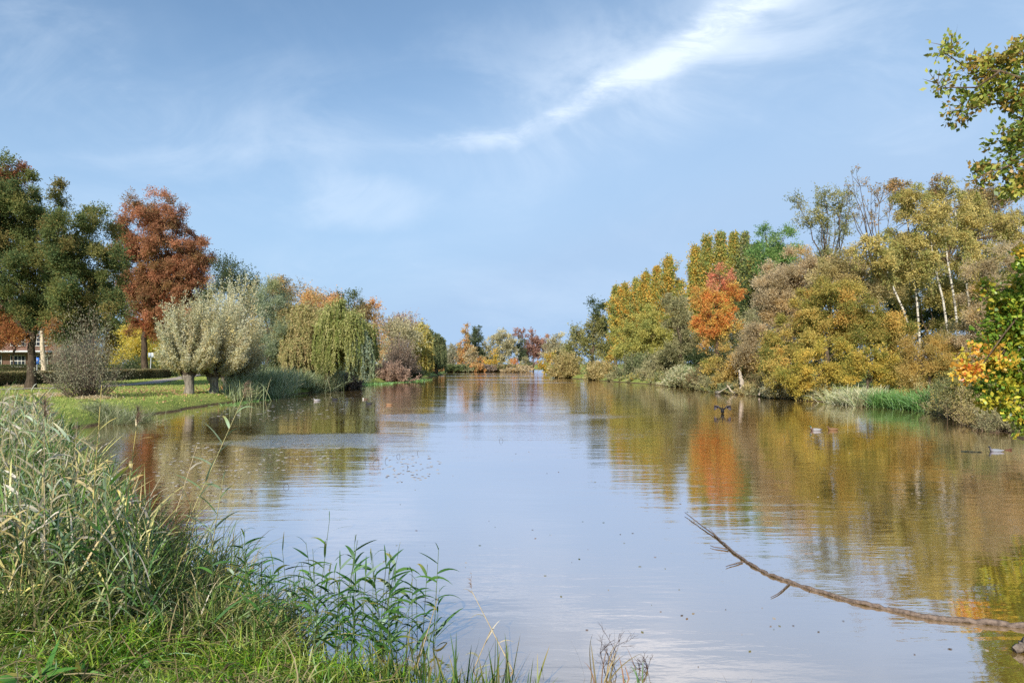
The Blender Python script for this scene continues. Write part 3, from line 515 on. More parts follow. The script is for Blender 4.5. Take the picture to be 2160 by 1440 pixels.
tree('hazel_bush', 'small bright yellow bush at the foot of the olive tree', 'bush', 1285, 92, [(1284, 748, 9, 18)], 'poplary', cov=2., r0=.08, rc=.6, n1=3, nsub=8)
for px, D, top, hw, pn, lb in [(1300, 100, 612, 14, 'poplarg', 'farthest greenish poplar of the yellow row'), (1318, 98, 604, 17, 'poplary', 'second poplar of the yellow row, amber-topped'), (1343, 96, 596, 18, 'poplarg', 'third poplar of the row, mixed green and yellow'),
        (1362, 94, 582, 16, 'poplary', 'fourth poplar of the row, slim and golden'), (1385, 92, 572, 17, 'poplary', 'fifth poplar of the row, golden with ragged tip'), (1410, 90, 549, 20, 'poplary', 'tallest golden poplar at the near end of the yellow row'), (1432, 92, 600, 18, 'poplarg', 'short green poplar between the two poplar groups')]:
    poplar(lb, px, D, top, hw, 750, pn)
tree('lime_tree', 'yellow-green tree filling the foot of the poplar row', 'tree', 1345, 88, [(1320, 715, 36, 34), (1370, 700, 36, 46), (1350, 750, 60, 30), (1400, 720, 34, 44)], 'ymix', cov=2.2, r0=.2, rc=1.1)
for px, D, top, hw, pn, lb in [(1468, 104, 528, 20, 'poplary', 'yellow-flecked poplar at the left of the tall green group'), (1492, 102, 506, 20, 'poplarg', 'tall green poplar above the orange maple'), (1520, 100, 500, 22, 'poplarg', 'highest green poplar right above the orange maple'),
        (1548, 98, 502, 18, 'poplarg', 'green poplar just right of the orange treetop'), (1570, 96, 498, 15, 'greenbush', 'thin pointed poplar at the right of the green group'), (1592, 92, 528, 28, 'dark', 'dark green poplar closing the group on the right')]:
    poplar(lb, px, D, top, hw, 730, pn, n=210, group='tall green poplars behind the orange maple')
tree('willow_tree', 'grey-olive rounded tree left of the orange maple', 'tree', 1435, 74, [(1430, 660, 30, 44), (1445, 710, 36, 48), (1420, 755, 34, 34)], 'greyolive', cov=2.4, r0=.25, rc=.9, twigs=4)
tree('orange_maple', 'vivid orange-red maple glowing on the right bank', 'tree', 1512, 66, [(1520, 590, 34, 24, 0, 'mapler'), (1490, 625, 34, 26), (1545, 622, 26, 22), (1508, 655, 48, 30), (1490, 690, 34, 22), (1525, 690, 30, 26), (1505, 725, 30, 26, 0, 'mapley'), (1472, 688, 18, 10)], 'mapleo', cov=1.9, r0=.22, rc=.7, twigs=4, nsub=70, barkc='4a3c30', head=(1515, 700))
tree('ash_tree', 'fresh green treetop right of the tall poplars', 'tree', 1640, 82, [(1640, 505, 46, 26), (1615, 540, 40, 36), (1670, 540, 40, 34)], 'green', cov=1.8, r0=.35, rc=1.1, twigs=3)
tree('poplar_tree', 'thin-leaved dark tree standing against the sky above the tan bush', 'tree', 1745, 62, [(1728, 430, 52, 34), (1750, 470, 56, 40), (1700, 450, 26, 26), (1760, 530, 60, 50), (1775, 420, 30, 30)], 'olive', cov=.7, r0=.22, rc=.9, twigs=8, nsub=110, gap=.2, twc=TWD, n1=12, head=(1750, 600))
tree('alder_tree', 'almost bare tree of upright twigs left of the birches', 'tree', 1848, 56, [(1850, 400, 28, 46), (1835, 470, 34, 60), (1870, 440, 24, 50), (1800, 400, 16, 40)], 'birchb', cov=.16, r0=.16, rc=.9, twigs=5, nsub=60, upb=2.2, n1=10, twc=TWD, head=(1850, 590))
tree('dark_tree', 'dense dark green tree filling the gap left of the birch trunks', 'tree', 1880, 58, [(1880, 640, 60, 70), (1830, 600, 50, 60), (1930, 690, 70, 60), (1800, 680, 50, 60), (2020, 620, 80, 90), (2110, 600, 80, 100)], 'dark', cov=1.9, r0=.3, rc=1.1)
tree('sallow_tree', 'tan-grey sallow with fine twigs right of the orange maple', 'tree', 1660, 50, [(1700, 575, 70, 48), (1760, 590, 60, 40), (1640, 610, 50, 50), (1650, 640, 52, 60), (1620, 700, 52, 50), (1680, 650, 60, 60), (1590, 740, 40, 40)], 'tangrey', cov=2.9, asp=.45, r0=.2, rc=.7, twigs=10, twc=lin('8c7c66'), upb=.6)
tree('sallow_tree', 'big golden-olive sallow bulging over the water on the right', 'tree', 1745, 44, [(1750, 640, 70, 60), (1800, 690, 60, 50), (1700, 700, 60, 60), (1650, 750, 50, 50), (1770, 570, 54, 40, 2, 'tan'), (1840, 620, 50, 50, 2, 'tan'), (1830, 700, 60, 50), (1880, 700, 40, 50)], 'golden', cov=3., asp=.55, r0=.2, rc=.62, twigs=6, twc=lin('6e6248'))
tree('hawthorn_bush', 'dark golden bush overhanging the water beside the green reeds', 'bush', 1715, 40, [(1720, 785, 56, 44), (1680, 800, 36, 34), (1760, 760, 46, 50), (1640, 790, 36, 34, 2, 'golden')], 'goldy', cov=2.2, r0=.12, rc=.55)
tree('hawthorn_bush', 'orange-flecked olive bush behind the dead branches', 'bush', 1580, 52, [(1570, 760, 44, 40), (1540, 790, 34, 28), (1620, 780, 36, 34), (1510, 780, 30, 34, 4, 'golden'), (1555, 740, 28, 26, 3, 'dark')], 'tanorange', cov=2.1, r0=.12, rc=.6, twigs=4)
for px, D, top, hw, py, pn, lb in [(1345, 84, 745, 44, 803, 'greenbush', 'grey-green willow scrub below the yellow poplars'), (1270, 90, 765, 32, 801, 'tan', 'pale tan scrub leaning over the water right of the round bush'),
        (1395, 76, 740, 40, 808, 'greyolive', 'olive willow scrub left of the pale shore shrub'), (1440, 64, 775, 34, 814, 'paler', 'pale silvery shrub at the waterline below the orange maple'), (1485, 58, 770, 32, 820, 'hedge', 'rust-flecked shrub right of the pale silvery one'), (1645, 43, 792, 32, 838, 'silver', 'small silver-green shrub right of the curved dead bough')]:
    shrub(lb, px, D, py, top, hw, pn, n=380, per=26, maxa=88, asp=.4, wbase=.25, twr=.016)
BP = [(1922, 705, 1866, 555, 1845, 520, 44), (1940, 720, 1915, 470, 1905, 395, 46), (1999, 700, 1962, 500, 1950, 440, 45), (2022, 720, 1990, 470, 1978, 380, 47), (2046, 660, 2014, 440, 2005, 400, 49)]
BL = [((1860, 560, 40, 40), (1840, 520, 40, 34)), ((1915, 430, 44, 50), (1900, 520, 40, 60), (1900, 385, 20, 20, 0, 'birchb')), ((1960, 470, 40, 60), (1950, 560, 36, 50)), ((1995, 430, 44, 50), (2000, 520, 40, 50), (1980, 390, 14, 20, 0, 'birchb')), ((2050, 450, 54, 44), (2050, 530, 60, 60), (2110, 470, 44, 40), (2150, 520, 40, 60))]
LBb = ['leftmost birch, its thin white trunk leaning left', 'second birch, straight white trunk beside the dark tree', 'third birch with bright white trunk in the middle of the group', 'tallest birch with long curving white trunk', 'rightmost birch, slim white trunk half hidden by brown twigs']
for i_, (bx, by, mx_, my, tx, ty, D) in enumerate(BP):
    x = P(bx + 8, D); z0 = float(gz(x, D)); root = empty('birch_tree', (x, D, z0), LBb[i_], 'tree', 'white-trunked birches on the right bank'); tw = MB(); mb = MB(); tk = MB()
    a = np.array([x, D, z0 - .1]); b_ = W(bx, by, D); c = W(mx_, my, D); d = W(tx, ty, D)
    pts = np.array([a, (a + b_) / 2, b_, b_ * .66 + c * .34 + [.08, 0, 0], b_ * .33 + c * .67 + [-.05, 0, 0], c, (c + d) / 2 + [.07, 0, 0], d])
    tk.tube(pts, [.1, .085, .075, .068, .058, .045, .03, .014], lin('b8b1a3'), 10, .05)
    s_ = R.random(48); cw = lin('2a2622')
    for q in s_:                                  # dark bark scars
        f_ = q * 6.99; j = int(f_); pc = pts[j] * (1 - f_ + j) + pts[j + 1] * (f_ - j); rr = np.interp(f_, range(8), [.1, .085, .075, .068, .058, .045, .03, .014])
        tk.tube([pc - [0, 0, .03], pc + [0, 0, .03 + .05 * R.random()]], rr * 1.04, cw, 10)
    tk.build('trunk', BIRCH, root, True)
    cens = clump_crown(mb, tw, BL[i_], D, .13, 2.1, .62, PAL['birch'], .55, upb=.1, twigs=8, twc=lin('7a6248'), hang=.5, droopleaf=.5)
    mp = pts[4:]
    for cc in cens[R.permutation(len(cens))[:50]]:
        j = np.argmin(np.linalg.norm(mp - cc, axis=1) + np.where(mp[:, 2] > cc[2], 1, 0)); st = mp[j]; mid = (st + cc) / 2 + [0, 0, .3]; tt = np.linspace(0, 1, 5)[:, None]
        tw.tube(st * (1 - tt) ** 2 + 2 * mid * tt * (1 - tt) + cc * tt ** 2, .03 * (1 - .7 * tt[:, 0]), lin('6e5e4c'), 4)
    tw.build('branches', BARK, root); mb.build('crown', LEAF, root)
tree('poplar_tree', 'brownish thin treetops behind the birches at the right', 'tree', 2090, 60, [(2070, 420, 50, 34), (2120, 440, 50, 50), (2030, 480, 60, 50), (1940, 560, 70, 50)], 'brownolive', cov=2., r0=.25, rc=1., twigs=7)
tree('hawthorn_bush', 'yellow-olive bush behind the green reeds', 'bush', 1830, 37.5, [(1825, 775, 48, 32), (1860, 760, 38, 26), (1800, 800, 28, 26), (1870, 800, 36, 26)], 'goldy', cov=2.3, r0=.1, rc=.42)
tree('alder_bush', 'tan-orange fine-twigged bush right of the green reeds', 'bush', 1960, 34, [(1950, 740, 56, 46), (1990, 780, 56, 50), (1915, 790, 32, 40), (2030, 740, 40, 60, 1, 'tan')], 'tanorange', cov=2.2, asp=.45, r0=.1, rc=.5, twigs=8, twc=lin('94785a'), upb=.7)
tree('sallow_tree', 'grey-brown twiggy sallow below the birch trunks at right', 'tree', 2100, 33, [(2110, 570, 60, 46), (2080, 650, 60, 56), (2140, 650, 50, 60), (2060, 720, 46, 50), (2120, 740, 50, 50)], 'tangrey', cov=2.6, asp=.45, r0=.14, rc=.55, twigs=12, twc=lin('8a7a66'), upb=.4)
tree('sallow_bush', 'grey-green bush drooping into the water at the right edge', 'bush', 2080, 26, [(2060, 820, 54, 44), (2110, 860, 50, 40), (2010, 830, 40, 34), (2150, 880, 40, 40)], 'hang', cov=2.1, asp=.5, r0=.1, rc=.36, twigs=8, twc=lin('7c6e58'), hang=.3)
# near tree at the right edge: trunk just outside the photo
def near_tree():
    D = 12.; x, y = 10.3, 12.; z0 = float(gz(x, y)) - .05; root = empty('maple_tree', (x, y, z0), 'near field maple with big green and yellow leaves at the right edge', 'tree'); tw = MB(); mb = MB()
    lo = [(2140, 645, 40, 34), (2110, 640, 26, 22), (2085, 612, 16, 14), (2150, 700, 24, 30), (2075, 760, 26, 14, 0, 'nearo'), (2050, 785, 28, 16, -.2, 'nearo'), (2120, 755, 36, 34), (2150, 800, 30, 40), (2135, 860, 26, 30), (2100, 770, 24, 18), (2155, 895, 10, 18), (2125, 700, 34, 40), (2110, 820, 34, 40), (2150, 620, 24, 30), (2210, 760, 60, 160), (2230, 560, 60, 80)]
    cens = clump_crown(mb, tw, lo, D, .08, 4.4, .24, PAL['near'], .85, upb=.1, twigs=4, twc=lin('6a5a44'))
    limbs(tw, (x, y, z0), (x + .1, y, 4.2), cens, .11, lin('5a4c3c'), 5, 60)
    lo2 = [(2120, 135, 44, 24, -2.5), (2060, 140, 34, 18, -2.5), (2000, 105, 26, 14, -2.5), (1985, 180, 18, 10, -2.5), (2060, 190, 44, 18, -2.5), (2040, 230, 34, 16, -2.5), (2095, 165, 34, 22, -2.5), (2150, 190, 36, 44, -2.5), (2140, 290, 40, 34, -2.5), (2110, 350, 40, 20, -2.5), (2060, 375, 30, 10, -2.5), (2150, 390, 36, 34, -2.5), (2150, 110, 20, 20, -2.5), (2230, 240, 70, 200, -2.)]
    cens2 = clump_crown(mb, tw, lo2, D, .08, 2.7, .19, PAL['neart'], .7, upb=.0, twigs=5, twc=lin('5c4c3a'), gap=.1)
    bc = lin('5a4c3c')
    for path in ([(2420, 300), (2300, 210), (2180, 175), (2110, 150), (2050, 150), (1990, 110)], [(2300, 210), (2200, 230), (2120, 215), (2040, 230)], [(2420, 420), (2280, 330), (2190, 300), (2140, 345), (2060, 375)], [(2180, 175), (2150, 110), (2140, 90)], [(2110, 150), (2060, 185), (1990, 185)], [(2280, 330), (2200, 380), (2150, 400)]):
        q = np.array([W(a_, b_, 9.5 + .3 * math.sin(a_)) for a_, b_ in path]); tw.tube(q, np.linspace(.03 if path[0][0] > 2400 else .016, .006, len(q)), bc, 6, .05)
    tw.tube([(x, y, 3.8), (x - .1, y - 1., 4.6), W(2420, 420, 9.6)], [.08, .06, .03], bc, 7); tw.tube([W(2420, 420, 9.6), W(2440, 360, 9.6), W(2420, 300, 9.6)], [.03, .03, .03], bc, 7)
    tw.build('trunk', BARK, root, True); mb.build('crown', SHEEN, root)
near_tree()
# left lawn shrub, thin grey willow with bare stems
shrub('thin grey-leaved willow shrub with bare stems on the lawn', 182, 33, 852, 650, 92, 'grey', n=200, per=17, maxa=58, t0=.42, asp=.38, twc=lin('6c5e54'), twr=.016, spread=.05, wbase=.1, leaf=.085, power=.8)
for (px, D, lo, pn, lb) in [(1330, 118, [(1310, 740, 60, 30), (1380, 730, 60, 40)], 'olive', 'olive thicket behind the yellow poplars'), (1470, 92, [(1450, 740, 60, 40), (1500, 750, 50, 40)], 'dark', 'dark thicket beneath the tall green poplars'),
        (1580, 74, [(1560, 700, 60, 50), (1600, 750, 60, 40), (1540, 760, 50, 34)], 'greyolive', 'grey-olive thicket right behind the orange maple'), (1700, 62, [(1680, 740, 70, 50), (1760, 760, 60, 40)], 'dark', 'dark thicket deep behind the golden sallow'),
        (1900, 44, [(1880, 770, 50, 40), (1940, 800, 50, 36)], 'golden', 'dark golden thicket at the foot of the birches'), (2060, 40, [(2040, 760, 60, 50), (2110, 770, 60, 60), (2160, 700, 50, 80)], 'olive', 'olive thicket behind the right-edge bushes'),
        (1600, 100, [(1600, 620, 40, 70), (1650, 620, 40, 80)], 'greenbush', 'tall green trees behind the orange maple'), (1960, 52, [(1960, 640, 60, 70), (2060, 620, 60, 60), (1900, 560, 40, 60)], 'birch', 'golden-olive trees between and behind the birch trunks')]:
    tree('thicket', lb, 'trees', px, D, lo, pn, cov=2.6, r0=.15, n1=5, nsub=24, rc=D * .015)
for k_ in range(40):
    px = 1262 + k_ * 22.; py = np.interp(px, [1235, 1300, 1400, 1460, 1530, 1650, 1750, 1850, 1950, 2060, 2160], [800, 805, 812, 818, 829, 839, 849, 853, 862, 885, 928]) - 1.5
    if 1745 < px < 1965: continue
    D = 3168 / (py - 766) * 1.005; shrub('low olive-brown waterline shrub on the right bank', px, D, py, py - 1440 / D * random.uniform(.8, 1.6) * (.6 if 1525 < px < 1650 else 1), 1440 / D * random.uniform(.7, 1.1), random.choice(['hang', 'greyolive', 'tan', 'greenbush', 'hedge']), n=150, per=22, maxa=88, wbase=.4, group='low shrubs along the right waterline')
for (px, D, lo, pn, lb) in [(20, 118, [(0, 700, 90, 60), (-60, 640, 90, 90)], 'dark', 'dark trees behind the brick house at the far left'), (170, 122, [(150, 690, 80, 60), (220, 650, 60, 70)], 'oak', 'dull green background tree between the oak and the house'),
        (290, 126, [(270, 715, 70, 46), (340, 740, 60, 34), (230, 740, 60, 34)], 'yellow', 'golden background tree left of the square sign'), (420, 118, [(400, 690, 60, 60), (460, 720, 60, 50), (380, 760, 60, 24)], 'dark', 'dark background tree behind the pollard willows'),
        (560, 110, [(540, 710, 60, 50), (600, 730, 60, 44), (660, 740, 60, 34)], 'brownolive', 'brown-olive background tree left of the weeping willow'), (760, 128, [(740, 730, 60, 44), (800, 745, 50, 34)], 'greyolive', 'grey-olive background tree behind the weeping willow'),
        (300, 84, [(280, 772, 40, 16), (350, 778, 50, 14)], 'dark', 'dark low shrubs at the foot of the russet oak')]:
    tree('background_tree', lb, 'tree', px, D, lo, pn, cov=2.2, r0=.15, n1=5, nsub=20, rc=D * .014, leaf=D * .003)
tree('plum_tree', 'dark rusty small tree in front of the brick house', 'tree', 28, 90, [(15, 690, 50, 44), (60, 665, 50, 30), (-30, 720, 50, 40), (112, 700, 18, 40)], 'redlow', cov=2., r0=.12, n1=4, nsub=16, rc=1.1)
#SECTION_SHORE
def tuft(mb, x, y, z, h, n, sprd, palette, wd=.012, lean=.45, droop=.35, seg=4):
    st = np.stack([x + R.normal(size=n) * sprd, y + R.normal(size=n) * sprd, z + 0 * np.zeros(n)], 1)
    d = np.stack([R.normal(size=n) * lean, R.normal(size=n) * lean, np.ones(n)], 1); c = palette[R.integers(0, len(palette), n)] * R.uniform(.75, 1.25, (n, 1))
    mb.ribbons(st, d, h * R.uniform(.5, 1.15, n), wd, c, droop, seg)
def clumpset(name, label, cat, spots, h, n, sprd, pn, wd, group=None, lean=.4, droop=.35, same=True):
    for k_, (px, py, sc_) in enumerate(spots):
        sc_ *= R.uniform(.7, 1.2); q = G(px, py + R.normal() * 1., .05); z = max(float(gz(q[0], q[1])), -.15); mb = MB()
        tuft(mb, q[0], q[1], z - .02, h * sc_, n, sprd * sc_, PAL[pn], wd, lean, droop)
        tag(mb.build(name, REEDM, origin=(q[0], q[1], z)), label if isinstance(label, str) else label[k_], cat, group)
rnd = random.Random(3)
clumpset('sedge_clump', 'clump of grey-green reed and sedge between pollards and weeping willow', 'reeds',
         [(rnd.uniform(520, 770), 0, rnd.uniform(.8, 1.2)) for _ in range(0)], 1, 1, 1, 'sedge', .02)
sp_ = []
for k_ in range(46):
    px = rnd.uniform(500, 765); py = np.interp(px, [470, 520, 620, 700, 765], [850, 843, 831, 821, 811]) - rnd.uniform(0, 9); sp_.append((px, py, rnd.uniform(.75, 1.25)))
clumpset('sedge_clump', 'feathery grey-green sedge clump on the shore left of the weeping willow', 'reeds', sp_, 2.0, 420, .5, 'sedge', .035, 'sedge clumps along the left shore')
clumpset('sedge_clump', 'low bright green tuft hanging into the water by the pollard willows', 'reeds', [(rnd.uniform(478, 580), np.interp(0, [0], [0]) + 0, 1) for _ in range(0)] or [(px_, 853 - (px_ - 475) * .16, .9) for px_ in range(482, 590, 9)], .75, 300, .28, 'reedg', .025, 'green tufts at the lawn corner', .8, .6)
clumpset('sedge_clump', 'dark spiky rush tuft at the near end of the lawn', 'reeds', [(px_, 890 - abs(px_ - 250) * .08, 1.) for px_ in (205, 228, 250, 270, 288)], 1.0, 420, .3, 'greenbush', .016, 'rush tufts at the near end of the lawn', .75, .3)
clumpset('grass_tuft', 'green grassy clump at the waterline right of the weeping willow', 'grass', [(px_, 811 - (px_ - 770) * .09, 1.) for px_ in range(770, 900, 9)], .8, 200, .5, 'reedg', .05, 'grassy clumps below the purple scrub', .6, .5)
clumpset('reed_clump', 'bright green reed clump at the foot of the tan bush', 'reeds', [(px_, 856 + (px_ - 1860) * .07, 1.) for px_ in range(1850, 1975, 9)], 1.7, 330, .22, 'reedg', .03, 'green reeds on the right shore', .38, .4)
clumpset('reed_clump', 'pale dry reed clump left of the bright green reeds', 'reeds', [(px_, 851 + (px_ - 1800) * .05, 1.) for px_ in range(1768, 1870, 9)], 2.1, 220, .25, 'paler', .03, 'pale reeds on the right shore', .4, .5)
clumpset('sedge_clump', ['copper-orange weeds at the foot of the right pollard willow', 'tawny weeds behind the copper ones'], 'weeds', [(483, 836, 1), (492, 831, .8)], .55, 160, .2, 'orange', .02)
clumpset('sedge_clump', ['dry grey-brown grass heap around the foot of the big oak', 'brown grass heap below the thin grey shrub', 'tawny grass patch on the lawn left of the thin shrub'], 'grass', [(55, 832, 1.), (200, 862, .8), (110, 858, .7)], .8, 500, .5, 'tangrey', .018, None, .7, .6)
for px, D, top, hw, py, pn, lb in [(735, 60, 790, 26, 822, 'purple', 'purple-brown dead weeds at the water below the weeping willow'), (822, 80, 765, 38, 806, 'pink', 'pinkish bare scrub below the round purple bush'), (868, 95, 782, 22, 798, 'greenbush', 'dark green shrub at the tip of the left shore'),
        (640, 56, 788, 40, 826, 'bluegreen', 'blue-green shrub just left of the weeping willow foot'), (575, 52, 792, 36, 836, 'bluegreen', 'blue-green shrub left of the weeping willow'), (520, 50, 805, 30, 830, 'dark', 'dark leafy shrub right of the pollard willows')]:
    shrub(lb, px, D, py, top, hw, pn, n=260, per=30, maxa=86, asp=.4, wbase=.3, twr=.014)
for px, D, hw, top, pn, lb in [(1545, 55, 34, 785, 'greenbush', 'dark leafy scrub right behind the dead snag'), (1605, 50, 36, 782, 'hedge', 'rusty scrub behind the curved dead bough'), (1500, 56, 26, 790, 'greyolive', 'olive scrub left of the dead snag')]:
    shrub(lb, px, D, 3168 / D + 765, top, hw, pn, n=420, per=30, maxa=88, asp=.45, wbase=.35, twr=.012)
# hedges
def hedge(label, a, b_, h, wdt, pn):
    a = np.array(a, float); b_ = np.array(b_, float); L = np.linalg.norm(b_ - a); d = (b_ - a) / L; s_ = np.array([-d[1], d[0]]); n = int(L * 1500)
    ll = R.uniform(0, L, n); face = R.integers(0, 4, n); u_ = R.uniform(-.5, .5, n); v_ = R.random(n) * h
    side = np.where(face == 0, -.5, np.where(face == 1, .5, u_)); z = np.where(face >= 2, h, v_) + R.normal(size=n) * .035
    p_ = a + d * ll[:, None] + s_ * (side * wdt + R.normal(size=n) * .035)[:, None]; zz = z + gz(p_[:, 0], p_[:, 1]); c0 = PAL[pn]
    mb = MB(); col = c0[R.integers(0, len(c0), n)] * R.uniform(.7, 1.2, (n, 1)) * (1 + .25 * np.sin(ll * 1.3)[:, None])
    mb.leaves(np.stack([p_[:, 0], p_[:, 1], zz], 1), R.normal(size=(n, 3)), .1, .07, col)
    c = (a + b_) / 2; mb.box([c[0], c[1], .5 + h * .44], [L, wdt * .86, h * .88], lin('4a4030'), math.atan2(d[1], d[0]))
    tag(mb.build('hedge', LEAF, origin=(c[0], c[1], .5)), label, 'hedge')
hedge('long clipped hedge with browning top running along the path', (-36.5, 44.5), (-39.5, 78), .95, 1.1, 'hedge')
hedge('dark green hedge in front of the brick house', (-82, 86), (-50, 92), 1.35, 1., 'hedgeg')
hedge('low yellow-green hedge behind the square sign', (-60, 102), (-50, 98), 1.3, 1., 'yellow')
# path
pp = np.array([(-60, 36), (-40, 38.5), (-31, 42), (-28.3, 47.5), (-29.5, 55), (-33, 65), (-37.5, 78), (-44, 95), (-52, 115)], float)
tt = np.linspace(0, 8, 240); px_ = np.interp(tt, range(9), pp[:, 0]); py_ = np.interp(tt, range(9), pp[:, 1])
ker = np.ones(17) / 17; px_ = np.convolve(np.pad(px_, 8, 'edge'), ker, 'valid'); py_ = np.convolve(np.pad(py_, 8, 'edge'), ker, 'valid')
dd = nrm(np.gradient(np.stack([px_, py_], 1), axis=0)); nn = np.stack([-dd[:, 1], dd[:, 0]], 1)
ac = np.linspace(-.95, .95, 5); q = np.stack([px_, py_], 1)[:, None] + nn[:, None] * ac[None, :, None]; zq = gz(q[..., 0], q[..., 1]) + .045
mb = MB(); i_ = np.arange(4)[None] + np.arange(239)[:, None] * 5
mb.add(np.concatenate([q, zq[..., None]], -1), np.stack([i_, i_ + 1, i_ + 6, i_ + 5], -1), lin('9c9288'))
tag(mb.build('path', solid('gravel', .95, 6., .3, .2, .1), smooth=True), kind='structure')
# brick house behind the oak
def house():
    D = 104.; x0, x1 = -92., -70.; root = empty('brick_house', (-81, D, .55), 'brick house with dark paned windows half hidden behind the big oak', 'house'); gzz = .5
    mb = MB(); mb.box([(x0 + x1) / 2, D + 5, gzz + 3.9], [x1 - x0, 10, 7.8], lin('8c5a44'))
    m, t, o = mat('brick'); g = N(t, 'ShaderNodeTexCoord'); br = N(t, 'ShaderNodeTexBrick'); t.links.new(MAP(t, g.outputs['Object'], (1, 1, 1), rot=(rad(90), 0, 0)), br.inputs[0])
    br.inputs['Color1'].default_value = (*lin('7c5040'), 1); br.inputs['Color2'].default_value = (*lin('6a4438'), 1); br.inputs['Mortar'].default_value = (*lin('a89c8c'), 1); br.inputs['Scale'].default_value = 3.
    b = N(t, 'ShaderNodeBsdfPrincipled'); b.inputs['Roughness'].default_value = .9; t.links.new(br.outputs[0], b.inputs['Base Color']); t.links.new(b.outputs[0], o.inputs[0])
    mb.build('wall', m, root)
    rf = MB(); e = .6; xs = [x0 - e, x1 + e]
    v = [[xs[0], D - e, gzz + 7.7], [xs[1], D - e, gzz + 7.7], [xs[1], D + 5, gzz + 12], [xs[0], D + 5, gzz + 12], [xs[0], D + 10 + e, gzz + 7.7], [xs[1], D + 10 + e, gzz + 7.7]]
    v2 = [[a[0], a[1], a[2] - .25] for a in v]; rf.add(v + v2, [[0, 1, 2, 3], [3, 2, 5, 4], [6, 9, 8, 7], [9, 10, 11, 8], [0, 6, 7, 1], [4, 5, 11, 10], [0, 3, 9, 6], [3, 4, 10, 9], [1, 7, 8, 2], [2, 8, 11, 5]], lin('6a4a3c')); rf.build('roof', BARK, root)
    G_ = bpy.data.materials.new('window_glass'); G_.use_nodes = True; bs = G_.node_tree.nodes['Principled BSDF']; bs.inputs['Base Color'].default_value = (.03, .04, .06, 1); bs.inputs['Roughness'].default_value = .08
    for wx_ in (-90, -86.6, -82.3, -78.8, -75.2, -71.8):
        for wz, hh in ((4.35, 3.0), (1.2, 1.7)):
            gl_ = MB(); gl_.box([wx_, D - .03, gzz + wz + (hh / 2)], [2.2, .08, hh], lin('30343c')); wn = gl_.build('window', G_, root)
            fr_ = MB()
            for k_ in range(5): fr_.box([wx_ - 1.1 + k_ * .55, D - .1, gzz + wz + hh / 2], [.09, .06, hh], lin('c8c4ba'))
            for k_ in range(int(hh / .6) + 1): fr_.box([wx_, D - .105, gzz + wz + k_ * hh / int(hh / .6)], [2.3, .07, .09], lin('c8c4ba'))
            f_ = fr_.build('frame', PLAIN); f_.parent = wn; f_.matrix_parent_inverse = Matrix.Identity(4)
            f_.location = -Vector(root.location)
    cn = MB()
    for k_ in range(11): cn.box([x0 + 1 + k_ * 2., D - .9, gzz + 3.55], [1.85, 1.7, .12], lin('d8d8d4'))
    cn.box([(x0 + x1) / 2, D - .9, gzz + 3.4], [x1 - x0, 1.8, .16], lin('b8b8b4')); cn.build('awning', PLAIN, root)
house()
def simple_post():
    D = 60.; x = P(78, D); r_ = empty('blue_sign', (x, D, .52), 'small blue road sign on a grey pole beside the oak trunk', 'sign'); a = MB(); a.tube([[x, D, .5], [x, D, 2.72]], .035, lin('a8acb0'), 8); a.build('pole', PLAIN, r_)
    b = MB(); b.box([x, D - .05, 2.4], [.46, .03, .62], lin('2c62b4')); pn = b.build('panel', PLAIN, r_)
    c = MB(); c.tube([[x - .08, D - .075, 2.2], [x - .06, D - .075, 2.55]], .028, lin('e8e8e8'), 6); c.tube([[x - .06, D - .075, 2.55], [x + .1, D - .075, 2.5], [x + .1, D - .075, 2.4], [x - .06, D - .075, 2.36]], .028, lin('e8e8e8'), 6); f_ = c.build('symbol', PLAIN); f_.parent = pn; f_.location = -Vector(r_.location)
    D = 75.; x = P(319, D); r_ = empty('square_sign', (x, D, .52), 'pale grey square sign on a thin pole in front of the red oak trunk', 'sign'); a = MB(); a.tube([[x - .12, D, .5], [x, D, 3.35]], .035, lin('b8bcc0'), 8); a.build('pole', PLAIN, r_)
    b = MB(); b.box([x - .14, D - .05, 3.1], [.3, .03, .5], lin('9aa4b0')); b.box([x + .18, D - .05, 3.1], [.28, .03, .5], lin('c0c8d0')); b.build('panel', PLAIN, r_)
    q = G(213, 823, .52); a = MB(); a.tube([q, q + [0, 0, .05], q + [0, 0, .62], q + [0, 0, .68]], [.11, .1, .1, .05], lin('34343a'), 10); tag(a.build('bollard', PLAIN, origin=tuple(q)), 'short dark bollard on the lawn edge beside the path', 'bollard')
    D = 72.; x = P(93, D); a = MB(); a.tube([[x + .1, D, .4], [x, D, 2.], [x - .2, D, 4.], [x - .25, D, 6.]], [.3, .26, .22, .15], lin('b8a890'), 10, .05); r_ = empty('bare_trunk', (x, D, .5), 'pale leaning bare trunk in front of the brick house', 'tree'); a.build('trunk', BARK, r_, True)
simple_post()
